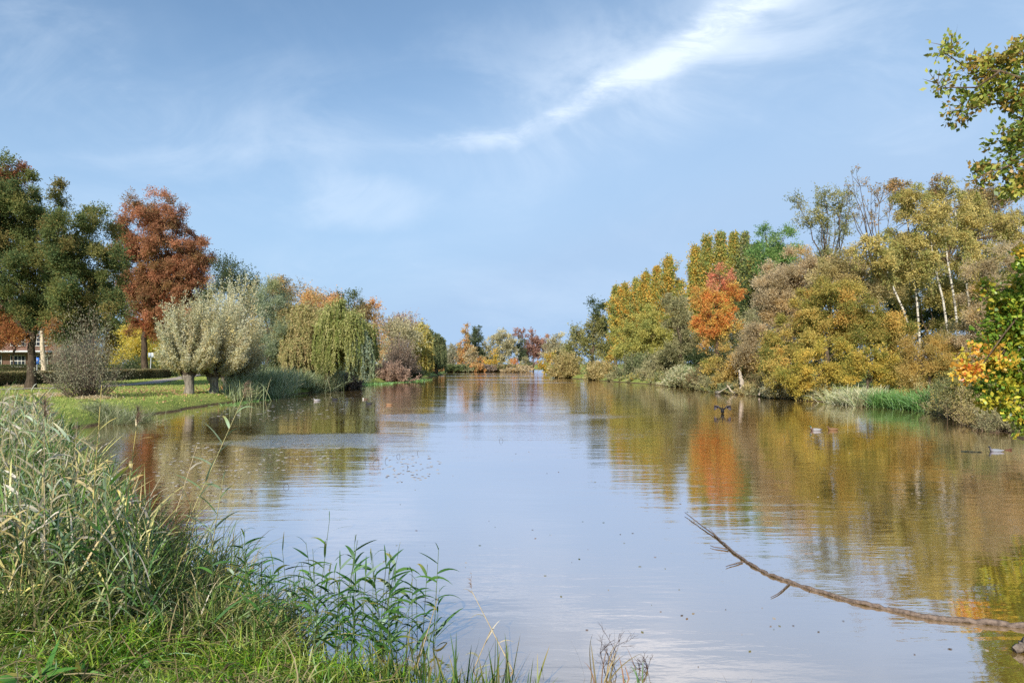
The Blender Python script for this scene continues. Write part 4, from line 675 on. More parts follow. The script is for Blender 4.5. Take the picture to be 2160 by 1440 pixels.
#SECTION_WATERTHINGS
def bough(name, label, pts, rr, subs, col, cat='dead branch', mat_=None, sides=9):
    """a dead branch: smooth curve through pts with knots, plus side twigs"""
    pts = np.array(pts, float); k = len(pts); tq = np.linspace(0, k - 1, k * 6); sm = np.stack([np.interp(tq, range(k), pts[:, a]) for a in range(3)], 1); r_ = np.interp(tq, range(k), rr)
    ke = np.array([1, 2, 3, 2, 1.]) / 9
    for a in range(3): sm[:, a] = np.convolve(np.pad(sm[:, a], 2, 'edge'), ke, 'valid')
    sm[2:-2] += R.normal(size=(len(sm) - 4, 3)) * np.array([.3, .1, .3]) * r_[2:-2, None]; r_ = r_ * (1 + .22 * np.sin(tq * 4.3) ** 12 + R.normal(size=len(r_)) * .06)
    root = empty(name, tuple(pts[0]), label, cat); a = MB(); a.tube(sm, r_, col, sides, .06); a.build('stem', mat_ or WOOD, root, True)
    for s_ in subs:
        b = MB(); q = np.array(s_[0], float); b.tube(q, np.linspace(s_[1], s_[1] * .35, len(q)), col, 6, .08); b.build('twig', mat_ or WOOD, root, True)
D1 = 5.5
def B(px, py, D): return W(px, py, D)
dep = lambda px, py: 3168 / (py - 766) * np.interp(px, [1440, 1500, 1600, 2160, 2400], [.985, .993, .996, .995, .99])
pl_ = [(2420, 1318), (2300, 1325), (2160, 1321), (2040, 1309), (1970, 1304), (1880, 1285), (1800, 1268), (1700, 1238), (1655, 1222), (1620, 1210), (1585, 1190), (1550, 1166), (1515, 1134), (1480, 1108), (1442, 1078)]
bp = [B(a, b_, dep(a, b_)) for a, b_ in pl_]; br_ = [.032, .03, .026, .024, .026, .021, .021, .018, .019, .0165, .015, .013, .010, .0075, .004]
def tw_(l, r): return ([B(a, b_, dep(a, b_)) for a, b_ in l], r)
bough('fallen_branch', 'long bare branch reaching over the water from the lower right edge', bp, br_,
      [tw_([(1536, 1158), (1520, 1155), (1506, 1153), (1498, 1150)], .009), tw_([(1566, 1184), (1553, 1188), (1540, 1191), (1531, 1194)], .009), tw_([(1515, 1134), (1504, 1122), (1495, 1112)], .006),
       tw_([(1665, 1230), (1652, 1243), (1640, 1252), (1626, 1259)], .009), tw_([(1710, 1238), (1706, 1246)], .008), tw_([(1880, 1284), (1874, 1279)], .01), tw_([(2050, 1308), (2030, 1303), (2010, 1301)], .01)], lin('6e6056'))
bough('branch_stub', 'thick branch end poking in at the lower right edge', [B(2240, 1330, 5.2), B(2190, 1352, 5.2), B(2160, 1362, 5.2), B(2138, 1372, 5.2)], [.045, .04, .035, .025], [tw_([(2190, 1352), (2180, 1340)], .012)], lin('7a6e64'))
D = 48.2
bough('dead_snag', 'bare upright dead trunk at the waterline under the olive bush', [W(1563, 828, D), W(1566, 810, D), W(1562, 790, D), W(1559, 779, D)], [.16, .14, .1, .05], [([W(1566, 812, D), W(1558, 822, D), W(1545, 829, D)], .05)], lin('a89c8c'))
bough('dead_bough', 'curved bleached bough arching over the water right of the snag', [W(1600, 834, 45), W(1606, 822, 45), W(1617, 817, 45), W(1628, 823, 45), W(1638, 835, 45)], [.06, .06, .06, .06, .05], [([W(1624, 820, 45), W(1630, 834, 45)], .03)], lin('b0a290'))
bough('dead_bough', 'pale crossed stick leaning at the left of the snag', [W(1533, 812, D), W(1540, 820, D), W(1547, 829, D)], [.04, .05, .05], [([W(1515, 828, D), W(1530, 819, D), W(1545, 812, D)], .03)], lin('b8ac98'))
bough('dead_tree', 'reddish fallen trunk lying in the scrub at the far right shore', [W(1312, 791, 88), W(1298, 793, 88), W(1284, 798, 88), W(1278, 806, 88)], [.2, .26, .3, .2], [([W(1300, 793, 88), W(1288, 802, 88)], .1)], lin('7c5648'))
bough('driftwood', 'dark stick of driftwood floating at the right edge', [W(2135, 946, 17.3), W(2124, 950, 17.3), W(2113, 954, 17.3), W(2106, 953, 17.3)], [.015, .03, .04, .03], [([W(2116, 953, 17.3), W(2112, 948, 17.3)], .015)], lin('5c3e30'))
bough('floating_stick', 'long pale stick floating left of the grey bird at the right', [G(2026, 951, .01), G(2050, 952, .01), G(2074, 953, .01)], [.012, .018, .01], [], lin('a8946c'), 'stick')
rk = MB()
def stones(label, px, py, n, r_):
    q = G(px, py, 0); root = empty('stone_heap', tuple(q), label, 'stones')
    for k_ in range(n):
        c = q + [R.normal() * .7, R.uniform(-.3, .5), .05]; a = MB(); s_ = r_ * R.uniform(.6, 1.2); tt = np.linspace(-1, 1, 6)
        a.loft([c + [q_ * s_ * 1.2, .02 * q_, .04] for q_ in tt], s_ * np.sqrt(np.maximum(.03, 1 - tt ** 2)), s_ * .8 * np.sqrt(np.maximum(.03, 1 - tt ** 2)), [lin('5c5850')] * 6, 8); a.build('stone', BARK, root, True)
stones('dark stones at the waterline by the dead snag', 1558, 831, 7, .2)
# birds
def bird(name, label, cat, loc, heading, L, cols, neck=.32, headup=1., tail=.1, floats=.35):
    """swimming bird, one continuous body from tail to bill; cols: tail, body, breast, neck, head, bill"""
    ct, cb, cs, cn_, ch, cbl = [lin(c) for c in cols]; n_ = neck * L
    cen = np.array([(-.55, 0, .13), (-.47, 0, .10), (-.3, 0, .07), (-.08, 0, .06), (.14, 0, .06), (.27, 0, .09), (.32, 0, .17), (.335, 0, .17 + n_ / L * .5), (.345, 0, .17 + n_ / L * .85), (.38, 0, .17 + n_ / L), (.43, 0, .165 + n_ / L), (.47, 0, .15 + n_ / L), (.55, 0, .14 + n_ / L), (.575, 0, .138 + n_ / L)]) * L
    rx = np.array([.01, .06, .13, .18, .17, .12, .075, .05, .055, .065, .055, .028, .025, .004]) * L; rz = np.array([.008, .045, .1, .14, .14, .11, .075, .05, .055, .062, .05, .018, .012, .003]) * L
    cc = [ct, ct, cb, cb, cb, cs, cs, cn_, ch, ch, ch, cbl, cbl, cbl]
    a = MB(); a.loft(cen, rx, rz, cc, 12); o_ = a.build(name, FEATH, smooth=True); o_.location = loc; o_.rotation_euler = (0, 0, heading); return tag(o_, label, cat)
PI = math.pi
bird('duck', 'grey drake with dark green head swimming left on the golden reflection', 'duck', tuple(G(1720, 908, 0)), PI - .1, .42, ['3c3c3c', '8c8a8a', '5a4438', '8c8c8c', '1e4a34', 'a09040'], neck=.17)
bird('duck', 'brown hen duck swimming behind the grey drake', 'duck', tuple(G(1756, 907, 0)), PI + .1, .4, ['6a5038', '7a5c40', '6e5238', '6a5038', '5c4632', '7c6040'], neck=.12)
bird('duck', 'pale grey duck resting by the driftwood at the right edge', 'duck', tuple(G(2100, 952, 0)), PI - .3, .34, ['8c8890', '7c8088', '747078', '7c787c', '706c6c', '7c7468'], neck=.16)
bird('coot', 'black coot trailing a bright wake, left of the other coot', 'coot', tuple(G(706, 843, 0)), PI + .5, .42, ['202226', '2a2c32', '22242a', '1c1e22', '16181c', 'e8e8e8'], neck=.2)
bird('coot', 'black coot nearer the lake middle right of the wake', 'coot', tuple(G(778, 852, 0)), PI - .3, .42, ['202226', '2a2c32', '22242a', '1c1e22', '16181c', 'e8e8e8'], neck=.2)
bird('gull', 'whitish bird resting on the water left of the coots', 'gull', tuple(G(668, 845, 0)), PI + .8, .46, ['c8c4c4', 'a8a4a4', 'a8a4a4', 'a09c9c', '989494', '7c6c54'], neck=.12)
bird('duck', 'tiny brown duck right of the nearer coot', 'duck', tuple(G(820, 854, 0)), PI, .4, ['7a5c44', '8c6a4c', '7c5c44', '6a5038', '5c4632', '8c7040'], neck=.12)
bird('duck', 'small dark duck between the two wakes', 'duck', tuple(G(770, 842, 0)), PI, .4, ['4c4038', '5c4c40', 'd8d4cc', '4a4038', '3c342c', '8c7040'], neck=.12)
def cormorant():
    loc = G(1524, 872, 0); a = MB(); K = lin('16171a'); K2 = lin('4a4650')
    cen = np.array([(-.34, 0, .02), (-.26, 0, .06), (-.1, 0, .1), (.06, 0, .16), (.14, 0, .26), (.15, 0, .38), (.13, 0, .5), (.15, 0, .58), (.2, 0, .6), (.25, 0, .6), (.33, 0, .6)])
    a.loft(cen, [.02, .09, .12, .12, .09, .055, .04, .045, .045, .02, .005], [.01, .05, .1, .12, .09, .055, .04, .045, .04, .018, .004], [K] * 9 + [lin('8c7840')] * 2, 12)
    for s_ in (1, -1):          # half-open wings held up, running out of the shoulders
        w0 = np.array([(.05, .02 * s_, .24), (.04, .16 * s_, .36), (.02, .30 * s_, .50), (-.02, .40 * s_, .46), (-.05, .50 * s_, .30), (-.05, .53 * s_, .2)])
        a.loft(w0, [.08, .15, .18, .18, .13, .04], [.06, .05, .035, .025, .02, .008], [K, K, K2, K2, K2, K], 10, ax=(0, -s_ * .6, .8))
    o_ = a.build('cormorant', FEATH, smooth=True); o_.location = loc; o_.rotation_euler = (0, 0, PI / 2 + 2.8); o_.scale = (.66,) * 3; tag(o_, 'black cormorant holding both wings open on the water', 'cormorant')
cormorant()
# floating leaves and scum
fl = MB()
def scatter(n, f):
    out_ = []
    while len(out_) < n:
        a = f(); out_.append(a)
    return np.array(out_)
n = 1000; dpt = 4.9 * (60 / 4.9) ** (R.random(n) ** 1.2); pxx = R.uniform(150, 2160, n); xx = P(pxx, dpt); s_ = sdist(xx, dpt); clus = np.sin(xx * 1.1 + 1) * np.sin(dpt * .9 + xx * .5) + R.normal(size=n) * .5
ok = (s_ < -.15) & (clus > .15); xx, dpt = xx[ok], dpt[ok]; k_ = len(xx)
fp = pal('6a4c34', '8c6a44', 'a08a60', '5c4a3a', '7c7a4c', 'b0a89c', '4c5a34')
fl.leaves(np.stack([xx, dpt, np.full(k_, .004)], 1), np.stack([R.normal(size=k_), R.normal(size=k_) * 1, np.zeros(k_)], 1), R.uniform(.012, .045, k_) * np.clip(dpt / 9, 1, 2.2), R.uniform(.015, .035, k_) * np.clip(dpt / 9, 1, 2.2), fp[R.integers(0, len(fp), k_)])
v = fl.v[0].reshape(-1, 4, 3); v[..., 2] = .012; c_ = v.mean(1, keepdims=True)
# second batch: pale scum beds near the left shore
n = 2600; px_a = R.uniform(330, 1000, n); py_a = R.uniform(826, 1060, n); beds = [(430, 1000, 130, 60), (700, 835, 160, 14), (560, 870, 170, 20), (330, 1035, 80, 12), (640, 960, 90, 30), (850, 985, 70, 30)]
keep = np.zeros(n, bool)
for (a, b_, c, d) in beds: keep |= ((px_a - a) / c) ** 2 + ((py_a - b_) / d) ** 2 + R.normal(size=n) * .3 < 1
px_a, py_a = px_a[keep], py_a[keep]; Dq = H * F / (py_a - HOR); xq = P(px_a, Dq); ok = sdist(xq, Dq) < -.2; xq, Dq = xq[ok], Dq[ok]; k_ = len(xq)
fp2 = pal('a8a49c', '9c9488', '7c6a54', '6a5844', 'b8b4b0'); sc2 = R.uniform(.03, .08, k_) * np.clip(Dq / 10, 1, 3)
fl.leaves(np.stack([xq, Dq, np.full(k_, .014)], 1), np.stack([R.normal(size=k_) * 2, R.normal(size=k_), np.zeros(k_)], 1), sc2, sc2 * .5, fp2[R.integers(0, 5, k_)])
for vv in fl.v: vv[:, 2] = .004
for arr in fl.v:                                   # lie flat: rebuild the mid points sideways in the plane
    q = arr.reshape(-1, 4, 3); ax_ = q[:, 2] - q[:, 0]; sd2 = np.stack([-ax_[:, 1], ax_[:, 0], 0 * ax_[:, 0]], 1) * .3; mid = (q[:, 0] + q[:, 2]) / 2; q[:, 1] = mid + sd2; q[:, 3] = mid - sd2
tag(fl.build('floating_leaves', LEAF), kind='stuff')
# bent dead stalks standing in the water
st_spots = [(612, 955), (640, 962), (668, 950), (690, 975), (715, 985), (756, 962), (770, 968), (788, 955), (800, 972), (792, 978), (812, 966), (820, 956), (844, 955), (858, 990), (860, 978), (1040, 925), (1053, 922), (604, 985), (598, 1020), (700, 962), (735, 955), (655, 985), (775, 950), (798, 952), (880, 948), (590, 968), (565, 958), (548, 975), (630, 958), (676, 990)]
for k_, (a, b_) in enumerate(st_spots[::2] + st_spots[1:8:2]):
    q = G(a, b_ + 8, 0); s_ = R.uniform(.05, .13); dx_ = R.choice([-1, 1]); m_ = MB()
    m_.tube([q - [0, 0, .1], q + [.1 * s_ * dx_, 0, s_ * .55], q + [.35 * s_ * dx_, .02, s_ * 1.], q + [.95 * s_ * dx_, .03, s_ * .72], q + [1.25 * s_ * dx_, .03, s_ * .05]][:R.choice([3, 5])], .004, lin('3a3028'), 5)
    tag(m_.build('dead_stalk', STEM, origin=tuple(q)), 'thin dead stalk bent over just above the open water', 'stalk', 'bent dead stalks in the water')
#SECTION_NEAR
GR = pal('6f9a30', '82aa3a', '5c8a2a', '94b046', '4e7a28', 'a8b458', '88a040', sat=1.1, k=.92); GD = pal('b8b07c', 'a89c68', '98a050', 'c0b890')
def onland(x, y, m_=0.): return sdist(x, y) > m_
# short grass carpet of the near bank and of the left lawn
gm = MB(); n = 150000; x = R.uniform(-7, 1.6, n); y = 2.6 + 7.5 * R.random(n) ** 1.5; ok = onland(x, y, .15) & (np.abs(x) < y * .82 + .5); x, y = x[ok], y[ok]; z = gz(x, y); n = len(x)
cl_ = np.sin(x * 2.1) * np.cos(y * 2.7) * .5 + .5; dry = (R.random(n) < .1 + .12 * cl_)[:, None]; c = np.where(dry, GD[R.integers(0, 4, n)], GR[R.integers(0, 7, n)]) * R.uniform(.7, 1.2, (n, 1))
gm.ribbons(np.stack([x, y, z - .01], 1), np.stack([R.normal(size=n) * .5, R.normal(size=n) * .5, np.ones(n)], 1), R.uniform(.03, .10, n) * (.7 + .8 * cl_), .0045, c, .35, 3)
tag(gm.build('grass', REEDM), kind='stuff')
gm = MB(); n = 70000; y = 22 + 60 * R.random(n) ** 1.6; px_l = R.uniform(-60, 520, n); x = P(px_l, y); ok = onland(x, y, .1) & (x < -13); x, y = x[ok], y[ok]; z = gz(x, y); n = len(x)
pt = np.min(np.hypot(x[:, None] - px_[None, ::8], y[:, None] - py_[None, ::8]), 1) > 1.05; x, y, z = x[pt], y[pt], z[pt]; n = len(x)
GL = pal('7c8c3c', '8c9a44', '6c8038', '9aa050', 'a8a460', sat=.9, k=1.75); c = GL[R.integers(0, 5, n)] * R.uniform(.7, 1.15, (n, 1)); gm.ribbons(np.stack([x, y, z - .01], 1), np.stack([R.normal(size=n) * .5, R.normal(size=n) * .5, np.ones(n)], 1), R.uniform(.06, .14, n), y * .0007, c, .2, 2)
n = 5000; x = R.uniform(-36, -14, n); y = R.uniform(30, 56, n); ok = onland(x, y, .3); x, y = x[ok], y[ok]; z = gz(x, y) + .06; n = len(x); lp = pal('a8784c', '8c6040', 'b8905c')
near_p = np.exp(-((x + 18.5) ** 2 + (y - 40) ** 2) / 40) + .12 > R.random(n); x, y, z = x[near_p], y[near_p], z[near_p]; n = len(x)
gm.leaves(np.stack([x, y, z], 1), np.stack([R.normal(size=n), R.normal(size=n), R.normal(size=n) * .2], 1), .12, .09, lp[R.integers(0, 3, n)])
tag(gm.build('lawn_grass', LEAF), kind='stuff')
th = MB(); n = 2600; x = R.uniform(-5, .2, n); y = 3.4 + 4 * R.random(n) ** 1.4; ok = onland(x, y, .05) & (np.abs(x) < y * .8 + .4); x, y = x[ok], y[ok]; n = len(x); z = gz(x, y)
dc = pal('8c7448', 'a08c5c', '6e5838', 'b09c6c', '7c6844', k=1.1); th.ribbons(np.stack([x, y, z + R.uniform(.0, .14, n)], 1), np.stack([R.normal(size=n), R.normal(size=n), R.uniform(-.1, .5, n)], 1), R.uniform(.12, .42, n), R.uniform(.004, .01, n), dc[R.integers(0, 5, n)], R.uniform(.0, .4, n), 4, bend=R.normal(size=(n, 3)) * [.2, .2, .0])
tag(th.build('dead_grass_litter', LEAF), kind='stuff')
for k_, (px, py, lb) in enumerate([(165, 1392, 'broad-leaved dock plant low in the grass at the bottom left'), (300, 1345, 'dock plant with one pale withered leaf in front of the sedge'), (545, 1300, 'broad-leaved weed at the foot of the centre reeds'), (60, 1425, 'small dock plant in the bottom left corner grass')]):
    q = G(px, py, .45); z = float(gz(q[0], q[1])); m_ = MB(); n = 13; dk = pal('5c8c38', '6c9a40', '4c7c30', 'a09a50', sat=1., k=.9)
    m_.ribbons(np.repeat([[q[0], q[1], z]], n, 0) + R.normal(size=(n, 3)) * [.03, .03, 0], np.stack([R.normal(size=n) * .8, R.normal(size=n) * .8, np.ones(n)], 1), R.uniform(.12, .3, n), R.uniform(.035, .07, n), dk[R.integers(0, 4, n)], R.uniform(.2, .7, n), 7, base=.2)
    tag(m_.build('dock_plant', REEDM, origin=(q[0], q[1], z)), lb, 'weed')
# sedge tussocks on the near bank
TG = pal('6c8c38', '7c9848', '5a7c34', '94a060', 'a8a870', 'b0a078', '8c9c54', sat=1., k=.95); TGD = pal('4c6e30', '5c7e38', '3e5e2c', '74883c', sat=1.05, k=.85)
tus = [(-2.35, 5.1, .75, 0), (-2.9, 5.5, .9, 0), (-3.3, 4.7, .8, 0), (-1.55, 4.6, .5, 1), (-1.15, 4.35, .45, 1), (-1.9, 4.5, .55, 1), (-3.9, 5.6, 1., 0), (-4.4, 5.0, .95, 0), (-2.2, 5.9, .7, 0), (-3.0, 6.6, .95, 0), (-3.7, 7.0, 1., 0), (-2.6, 4.45, .5, 1), (-3.6, 4.1, .6, 1), (-4.6, 6.4, 1., 0), (-.55, 4.25, .34, 1), (-.1, 4.2, .4, 2), (-.35, 4.3, .42, 2), (-2.0, 5.2, .7, 0), (-2.6, 5.9, .8, 0), (-1.75, 4.95, .6, 0), (-.8, 4.4, .4, 2)]
lab = ['tall arching sedge tussock in the left foreground bank', 'short grassy tussock at the foreground water edge', 'upright dark green blades at the bottom centre edge']
for k_ in range(34):
    x = R.uniform(-3.6, -.8); y = R.uniform(3.75, 5.2)
    if .0 < sdist(np.array([x]), np.array([y]))[0] < 1.4 and abs(x) < .8 * y: tus.append((x, y, R.uniform(.18, .4), int(R.choice([1, 1, 0]))))
for (x, y, h_, ty) in tus:
    m_ = MB(); z = float(gz(x, y)); n = [330, 260, 60][ty]; pl0 = [TG, GR, TGD][ty]; st = np.stack([x + R.normal(size=n) * .16, y + R.normal(size=n) * .16, np.full(n, z - .02)], 1)
    ln = [.45, .7, .22][ty]; c = pl0[R.integers(0, len(pl0), n)] * R.uniform(.65, 1.15, (n, 1)); tc_ = np.where((R.random(n) < .35)[:, None], lin('a89058'), c)
    m_.ribbons(st, np.stack([R.normal(size=n) * ln, R.normal(size=n) * ln, np.ones(n)], 1), h_ * R.uniform(.6, 1.35, n), [.011, .007, .014][ty], c, [.45, .6, .15][ty], 6, tipcol=tc_)
    tag(m_.build('sedge_tussock', REEDM, origin=(x, y, z)), lab[ty], 'grass', ['arching sedge tussocks of the left bank', 'short tussocks at the foreground edge', 'upright blades at the bottom centre'][ty])
# reeds: each one is stem + leaves (+ plume)
RG = [pal('6f8c5a', '809a70', '5e7c4c', '8c9c74', '7c9468', sat=.9, k=1.1), pal('46702c', '4c7832', '38602a', '567e36', sat=1.05, k=.85), pal('b8a060', 'a89454', 'c8ac50', '98944c', 'd0b040'), pal('b0a488', 'a89c7c', '9a9a7c', 'bcb098', k=1.2)]
def reed(x, y, h_, lean, style=0, nl=9, ll=.42, plume=False, top=None, lw=.02, z=None, curve=.0, leafless=.25):
    """style 0 grey-green, 1 deep green, 2 yellowing, 3 dry"""
    z = float(max(gz(x, y), -.3)) if z is None else z; root = bpy.data.objects.new('reed', None); SC.collection.objects.link(root); root.location = (x, y, z)
    k = np.linspace(0, 1, 9)[:, None]; lean = np.array([lean[0], lean[1], 0.]); pts = np.array([x, y, z - .02]) + k * np.array([0, 0, h_]) + lean * h_ * (k + curve * k ** 2.5); pts[:, 2] -= curve * h_ * .25 * (k ** 3)[:, 0]
    sc_ = [lin('a8a070'), lin('5c7040'), lin('b8a868'), lin('b4a484')][style]; a = MB(); a.tube(pts, (.0058 if style != 1 else .004) * (1.15 - .75 * k[:, 0]), sc_ * R.uniform(.75, 1.15), 5); a.build('stem', STEM, root)
    m_ = MB(); t_ = np.linspace(leafless, .97, nl) + R.normal(size=nl) * .02; f_ = np.clip(t_, 0, .999) * 8; j = f_.astype(int); p_ = pts[j] + (pts[j + 1] - pts[j]) * (f_ - j)[:, None]
    sgn = np.where(np.arange(nl) % 2, 1, -1); an = R.uniform(-.7, .7, nl) + R.uniform(-.4, .4); d = np.stack([sgn * np.cos(an), np.sin(an) * .8 * sgn, R.uniform(.5, 1.5, nl)], 1); d[-1] = [lean[0] * 2 + R.normal() * .35, R.normal() * .3, 1.5]; d[:, 0] += R.normal(size=nl) * .25; wl_ = lw * 1.5 * R.uniform(.6, 1.2, nl); wl_[-1] *= .45
    c = RG[style][R.integers(0, len(RG[style]), nl)] * R.uniform(.8, 1.15, (nl, 1)); tcol = np.where((R.random(nl) < (.25 if style != 2 else .7))[:, None], lin('b89c50'), c)
    m_.ribbons(p_, d, ll * R.uniform(.6, 1.2, nl) * (1.1 - .35 * t_), wl_, c, R.uniform(.15, .75, nl), 6, tipcol=tcol, base=.35); m_.build('leaves', REEDM, root)
    if plume:
        b = MB(); n = 90 if h_ > 1.3 else 24; q0 = pts[-1]; s_ = np.repeat(q0[None], n, 0) + np.stack([0 * np.zeros(n), 0 * np.zeros(n), R.uniform(-.02, .12, n)], 1)
        b.ribbons(s_, np.stack([R.normal(size=n) * .45 + lean[0] * 2 + .3, R.normal(size=n) * .3, R.uniform(.4, 1.6, n)], 1), R.uniform(.06, .15, n) * (1 if h_ > 1.3 else .45), .004, np.repeat([lin('a08874')], n, 0) * R.uniform(.7, 1.3, (n, 1)), .5, 4); b.build('plume', LEAF, root)
    return root
def at(px, py_tip, px_tip, D, z=None):
    """reed rooted under pixel column px at depth D with its tip at (px_tip, py_tip)"""
    x = P(px, D); z = float(max(gz(x, D), -.3)) if z is None else z; h_ = Z(py_tip, D) - z; return x, D, h_, (P(px_tip, D) - x) / h_
uni = [  # root px, tip px, tip py, D, style, leaves, leaf length, plume, leaf width, label
    (350, 520, 830, 6.9, 0, 11, .42, True, .018, 'tall leaning reed with a pale plume standing out over the water'),
    (430, 470, 1000, 6.2, 0, 8, .4, False, .018, 'slender reed with one dry bent leaf left of open water'),
    (180, 215, 800, 5.2, 2, 8, .30, False, .024, 'yellowing reed rising highest before the thin grey shrub'),
    (240, 300, 885, 5.6, 2, 7, .28, True, .02, 'straw-coloured reed with orange tip leaves'),
    (95, 90, 870, 4.8, 3, 8, .34, True, .018, 'dry fluffy reed plume at the left of the reed bed'),
    (330, 430, 930, 6.6, 3, 5, .3, False, .016, 'thin bare reed stem bending right with a folded straw leaf'),
    (655, 690, 1052, 5.1, 1, 9, .30, False, .019, 'tallest dark green reed in the centre clump'),
    (620, 600, 1105, 5.2, 1, 8, .26, False, .017, 'dark green reed at the left of the centre clump'),
    (700, 760, 1085, 5.0, 1, 8, .26, False, .017, 'dark green reed leaning right in the centre clump'),
    (790, 825, 1090, 5.1, 1, 7, .26, False, .014, 'reed with forked thin top leaves right of the centre clump'),
    (770, 880, 1200, 4.9, 1, 7, .40, False, .030, 'reed with broad bright blades fanning out at its bend'),
    (860, 925, 1170, 5.0, 3, 4, .18, False, .010, 'thin brown reed with curled leaves right of the broad-bladed one'),
    (1130, 995, 1132, 4.9, 3, 4, .22, True, .008, 'single thin seed-headed grass stem leaning left at bottom centre'),
    (960, 1035, 1225, 4.9, 3, 5, .22, False, .012, 'dark reed bowed over the water right of the centre clump')]
for (a, b_, c, D, sty, nl, ll, pm, lw_, lb) in uni:
    x, y, h_, ln = at(a, c, b_, D, z=.05 if D < 5.3 and a > 600 else None); tag(reed(x, y, h_, (ln, R.normal() * .05), sty, nl, ll, pm, lw=lw_, curve=.0, leafless=.35), lb, 'reed')
# prototypes and copies for the crowd of reeds
def copies(protos, spots, label, group):
    for k_, (x, y, s_, rz) in enumerate(spots):
        src = protos[k_ % len(protos)]; z = float(max(gz(x, y), -.2)); r_ = src.copy(); SC.collection.objects.link(r_); r_.location = (x, y, z); r_.scale = (s_, s_, s_ * R.uniform(.9, 1.1)); tl = .06 if s_ * 3 > 0 and 'left edge' not in label else .01; r_.rotation_euler = (R.normal() * tl, R.normal() * tl, rz); tag(r_, label, 'reed', group)
        for ch in src.children: c = ch.copy(); SC.collection.objects.link(c); c.parent = r_
    for p_ in protos:
        for ch in list(p_.children): bpy.data.objects.remove(ch)
        bpy.data.objects.remove(p_)
pr = [reed(0, 50 + k_, R.uniform(1.15, 1.5), (R.normal() * .12, R.normal() * .1), [0, 0, 3, 2, 0, 3, 3, 1][k_], 10, .46, k_ in (2, 5), lw=.022, z=0., curve=R.uniform(0, .15)) for k_ in range(8)]
spots = []
rr_ = random.Random(11)
while len(spots) < 240:                          # the reed bed on the left of the frame
    D = rr_.uniform(4.6, 13); px = rr_.uniform(-60, np.interp(D, [4.5, 6, 8, 13], [270, 300, 220, 90])); x = P(px, D); s_ = float(sdist(np.array([x]), np.array([D]))[0])
    if -1.2 < s_ < 2.8: spots.append((x, D, rr_.uniform(.6, 1.08) * np.interp(D, [4.5, 13], [.74, 1.08]), rr_.uniform(-.5, .5) + rr_.choice([0, 3.14])))
copies(pr, spots, 'grey-green and straw reed in the dense bed on the left bank', 'reeds of the left bank')
pr = [reed(0, 60 + k_, R.uniform(.8, 1.05), (R.normal() * .12, R.normal() * .1), 1, 9, .33, False, lw=.019, z=0., leafless=.3) for k_ in range(5)]
spots = [(P(rr_.gauss(720, 125), 5.15), rr_.uniform(4.85, 5.5), rr_.uniform(.65, 1.12), rr_.uniform(-.6, .6) + rr_.choice([0, 3.14])) for _ in range(60)]
spots += [(P(rr_.uniform(480, 640), 5.5), rr_.uniform(5.3, 5.9), rr_.uniform(.5, .8), rr_.uniform(-.6, .6)) for _ in range(16)]
copies(pr, spots, 'dark green reed rising from the water at the bottom centre', 'reeds of the centre clump')
pr = [reed(0, 70 + k_, R.uniform(2.6, 3.0), (-.045 + R.normal() * .02, 0), 0, 15, .5, False, lw=.026, z=0., leafless=.3) for k_ in range(3)]
copies(pr, [(-3.2, 3.9, .95, 0), (-3.4, 4.1, .9, .2), (-3.32, 4.05, .78, -.2), (-3.55, 4.3, 1., .3), (-3.35, 4.0, .7, -.3), (-3.65, 4.5, .85, .1), (-3.45, 4.35, .6, .3)], 'tall grey-green reed cut by the left edge of the photo', 'tall reeds at the left edge')
# dry mass of low reed leaves filling the bed
rb = MB(); n = 34000; D = R.uniform(4.4, 16, n); px = R.uniform(-80, 1, n) * 0 + R.uniform(-80, 330, n); x = P(px, D); s_ = sdist(x, D); ok = (s_ > -.35) & (s_ < 3.) & (D > 4.7) & (px < np.interp(D, [4.5, 6, 8, 13], [360, 330, 220, 90])); x, D = x[ok], D[ok]; z = np.maximum(gz(x, D), -.1); n = len(x)
ap = np.concatenate([RG[0], RG[3], TG, TG, RG[1], RG[2]]); c = ap[R.integers(0, len(ap), n)] * R.uniform(.6, 1.15, (n, 1)); hh = R.uniform(.25, .85, n) * np.interp(D, [4.5, 8, 16], [.7, 1.1, 1.4])
rb.ribbons(np.stack([x, D, z + R.uniform(0, .5, n) * (hh > .5)], 1), np.stack([R.normal(size=n) * .5, R.normal(size=n) * .4, np.ones(n)], 1), hh, R.uniform(.008, .024, n), c, R.uniform(.1, .8, n), 5)
tag(rb.build('reed_undergrowth', REEDM), kind='stuff')
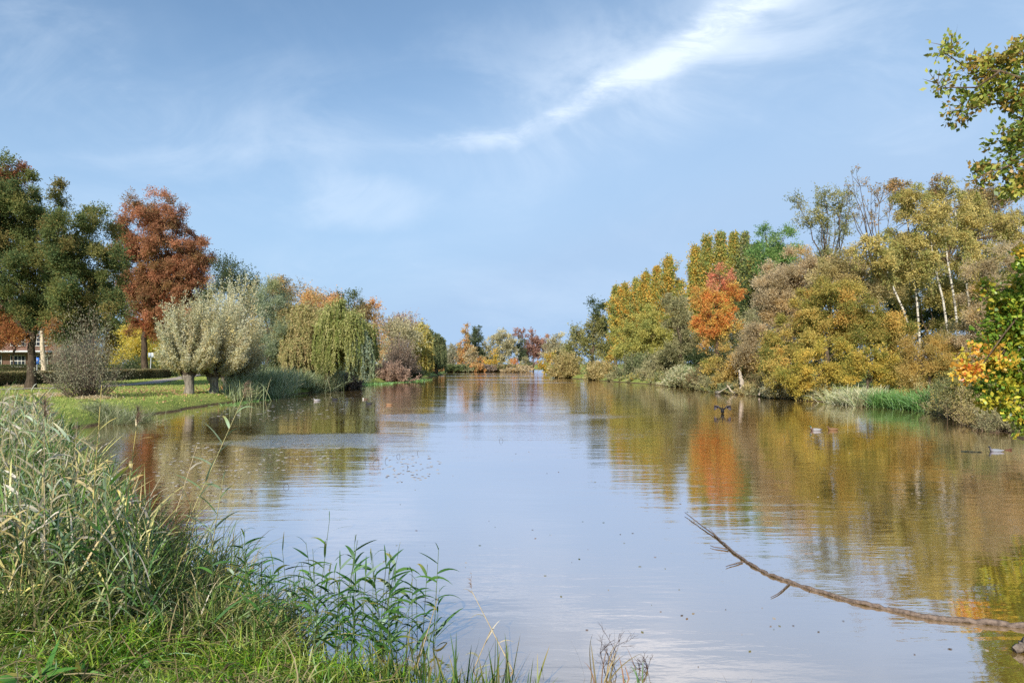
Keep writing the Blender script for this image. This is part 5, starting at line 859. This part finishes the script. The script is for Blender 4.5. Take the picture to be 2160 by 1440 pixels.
# curled dead sedge and twiggy weeds at the bottom edge
def weed(px, D, top_py, n, label, cols, sprd=.03, wd=.008, lean=.25, droop=.3, z=0.05, name='dead_weed'):
    x = P(px, D); h_ = Z(top_py, D) - z; m_ = MB(); st = np.stack([x + R.normal(size=n) * sprd, D + R.normal(size=n) * sprd, np.full(n, z - .15)], 1); pc = pal(*cols)
    m_.ribbons(st, np.stack([R.normal(size=n) * lean, R.normal(size=n) * lean, np.ones(n)], 1), (h_ + .15) * R.uniform(.6, 1.15, n), wd, pc[R.integers(0, len(pc), n)], droop * R.uniform(0, 1.6, n), 8, bend=R.normal(size=(n, 3)) * [.18, .1, .0]); tag(m_.build(name, REEDM, origin=(x, D, z)), label, 'weed')
weed(1265, 4.75, 1290, 12, 'curled brown dead sedge at the bottom right of centre', ['8a7448', '6e6238', '9a8a58', '7c5a38'], .05, .012, .16)
weed(1350, 4.7, 1370, 8, 'green blade tuft with brown leaves at the bottom right of centre', ['4c7a30', '5c8a38', '8a6038'], .05, .014, .2)
weed(1160, 4.6, 1380, 7, 'few thin brown blades at the bottom edge', ['7a5c34', '8c7c48', '5c6a38'], .08, .009, .3)
weed(1560, 4.6, 1385, 9, 'small seedy weed at the bottom edge below the branch', ['6a5c4c', '5c5040'], .03, .005, .5)
def twiggy(px, D, top_py, label):
    x = P(px, D); z = .0; hh = Z(top_py, D); m_ = MB()
    def rec(p_, d, L, r_, k):
        e = p_ + d * L; m_.tube([p_, (p_ + e) / 2 + R.normal(size=3) * L * .04, e], [r_, r_ * .8, r_ * .6], lin('4a3a34'), 4)
        if k:
            for _ in range(3): rec(p_ + d * L * R.uniform(.4, 1.), nrm(d + R.normal(size=3) * [.55, .4, .4]), L * R.uniform(.4, .65), r_ * .6, k - 1)
    for _ in range(3): rec(np.array([x + R.normal() * .03, D, z - .1]), nrm(np.array([R.normal() * .15, 0, 1])), (hh + .1) * .62, .0035, 3)
    tag(m_.build('twiggy_weed', WOOD, origin=(x, D, 0)), label, 'weed')
twiggy(1292, 4.8, 1320, 'dark branching dead weed inside the curled brown sedge')
twiggy(1365, 4.9, 1375, 'small dark twiggy weed right of the curled sedge')
print('verts', sum(len(m_.vertices) for m_ in bpy.data.meshes), 'objs', len(bpy.data.objects))
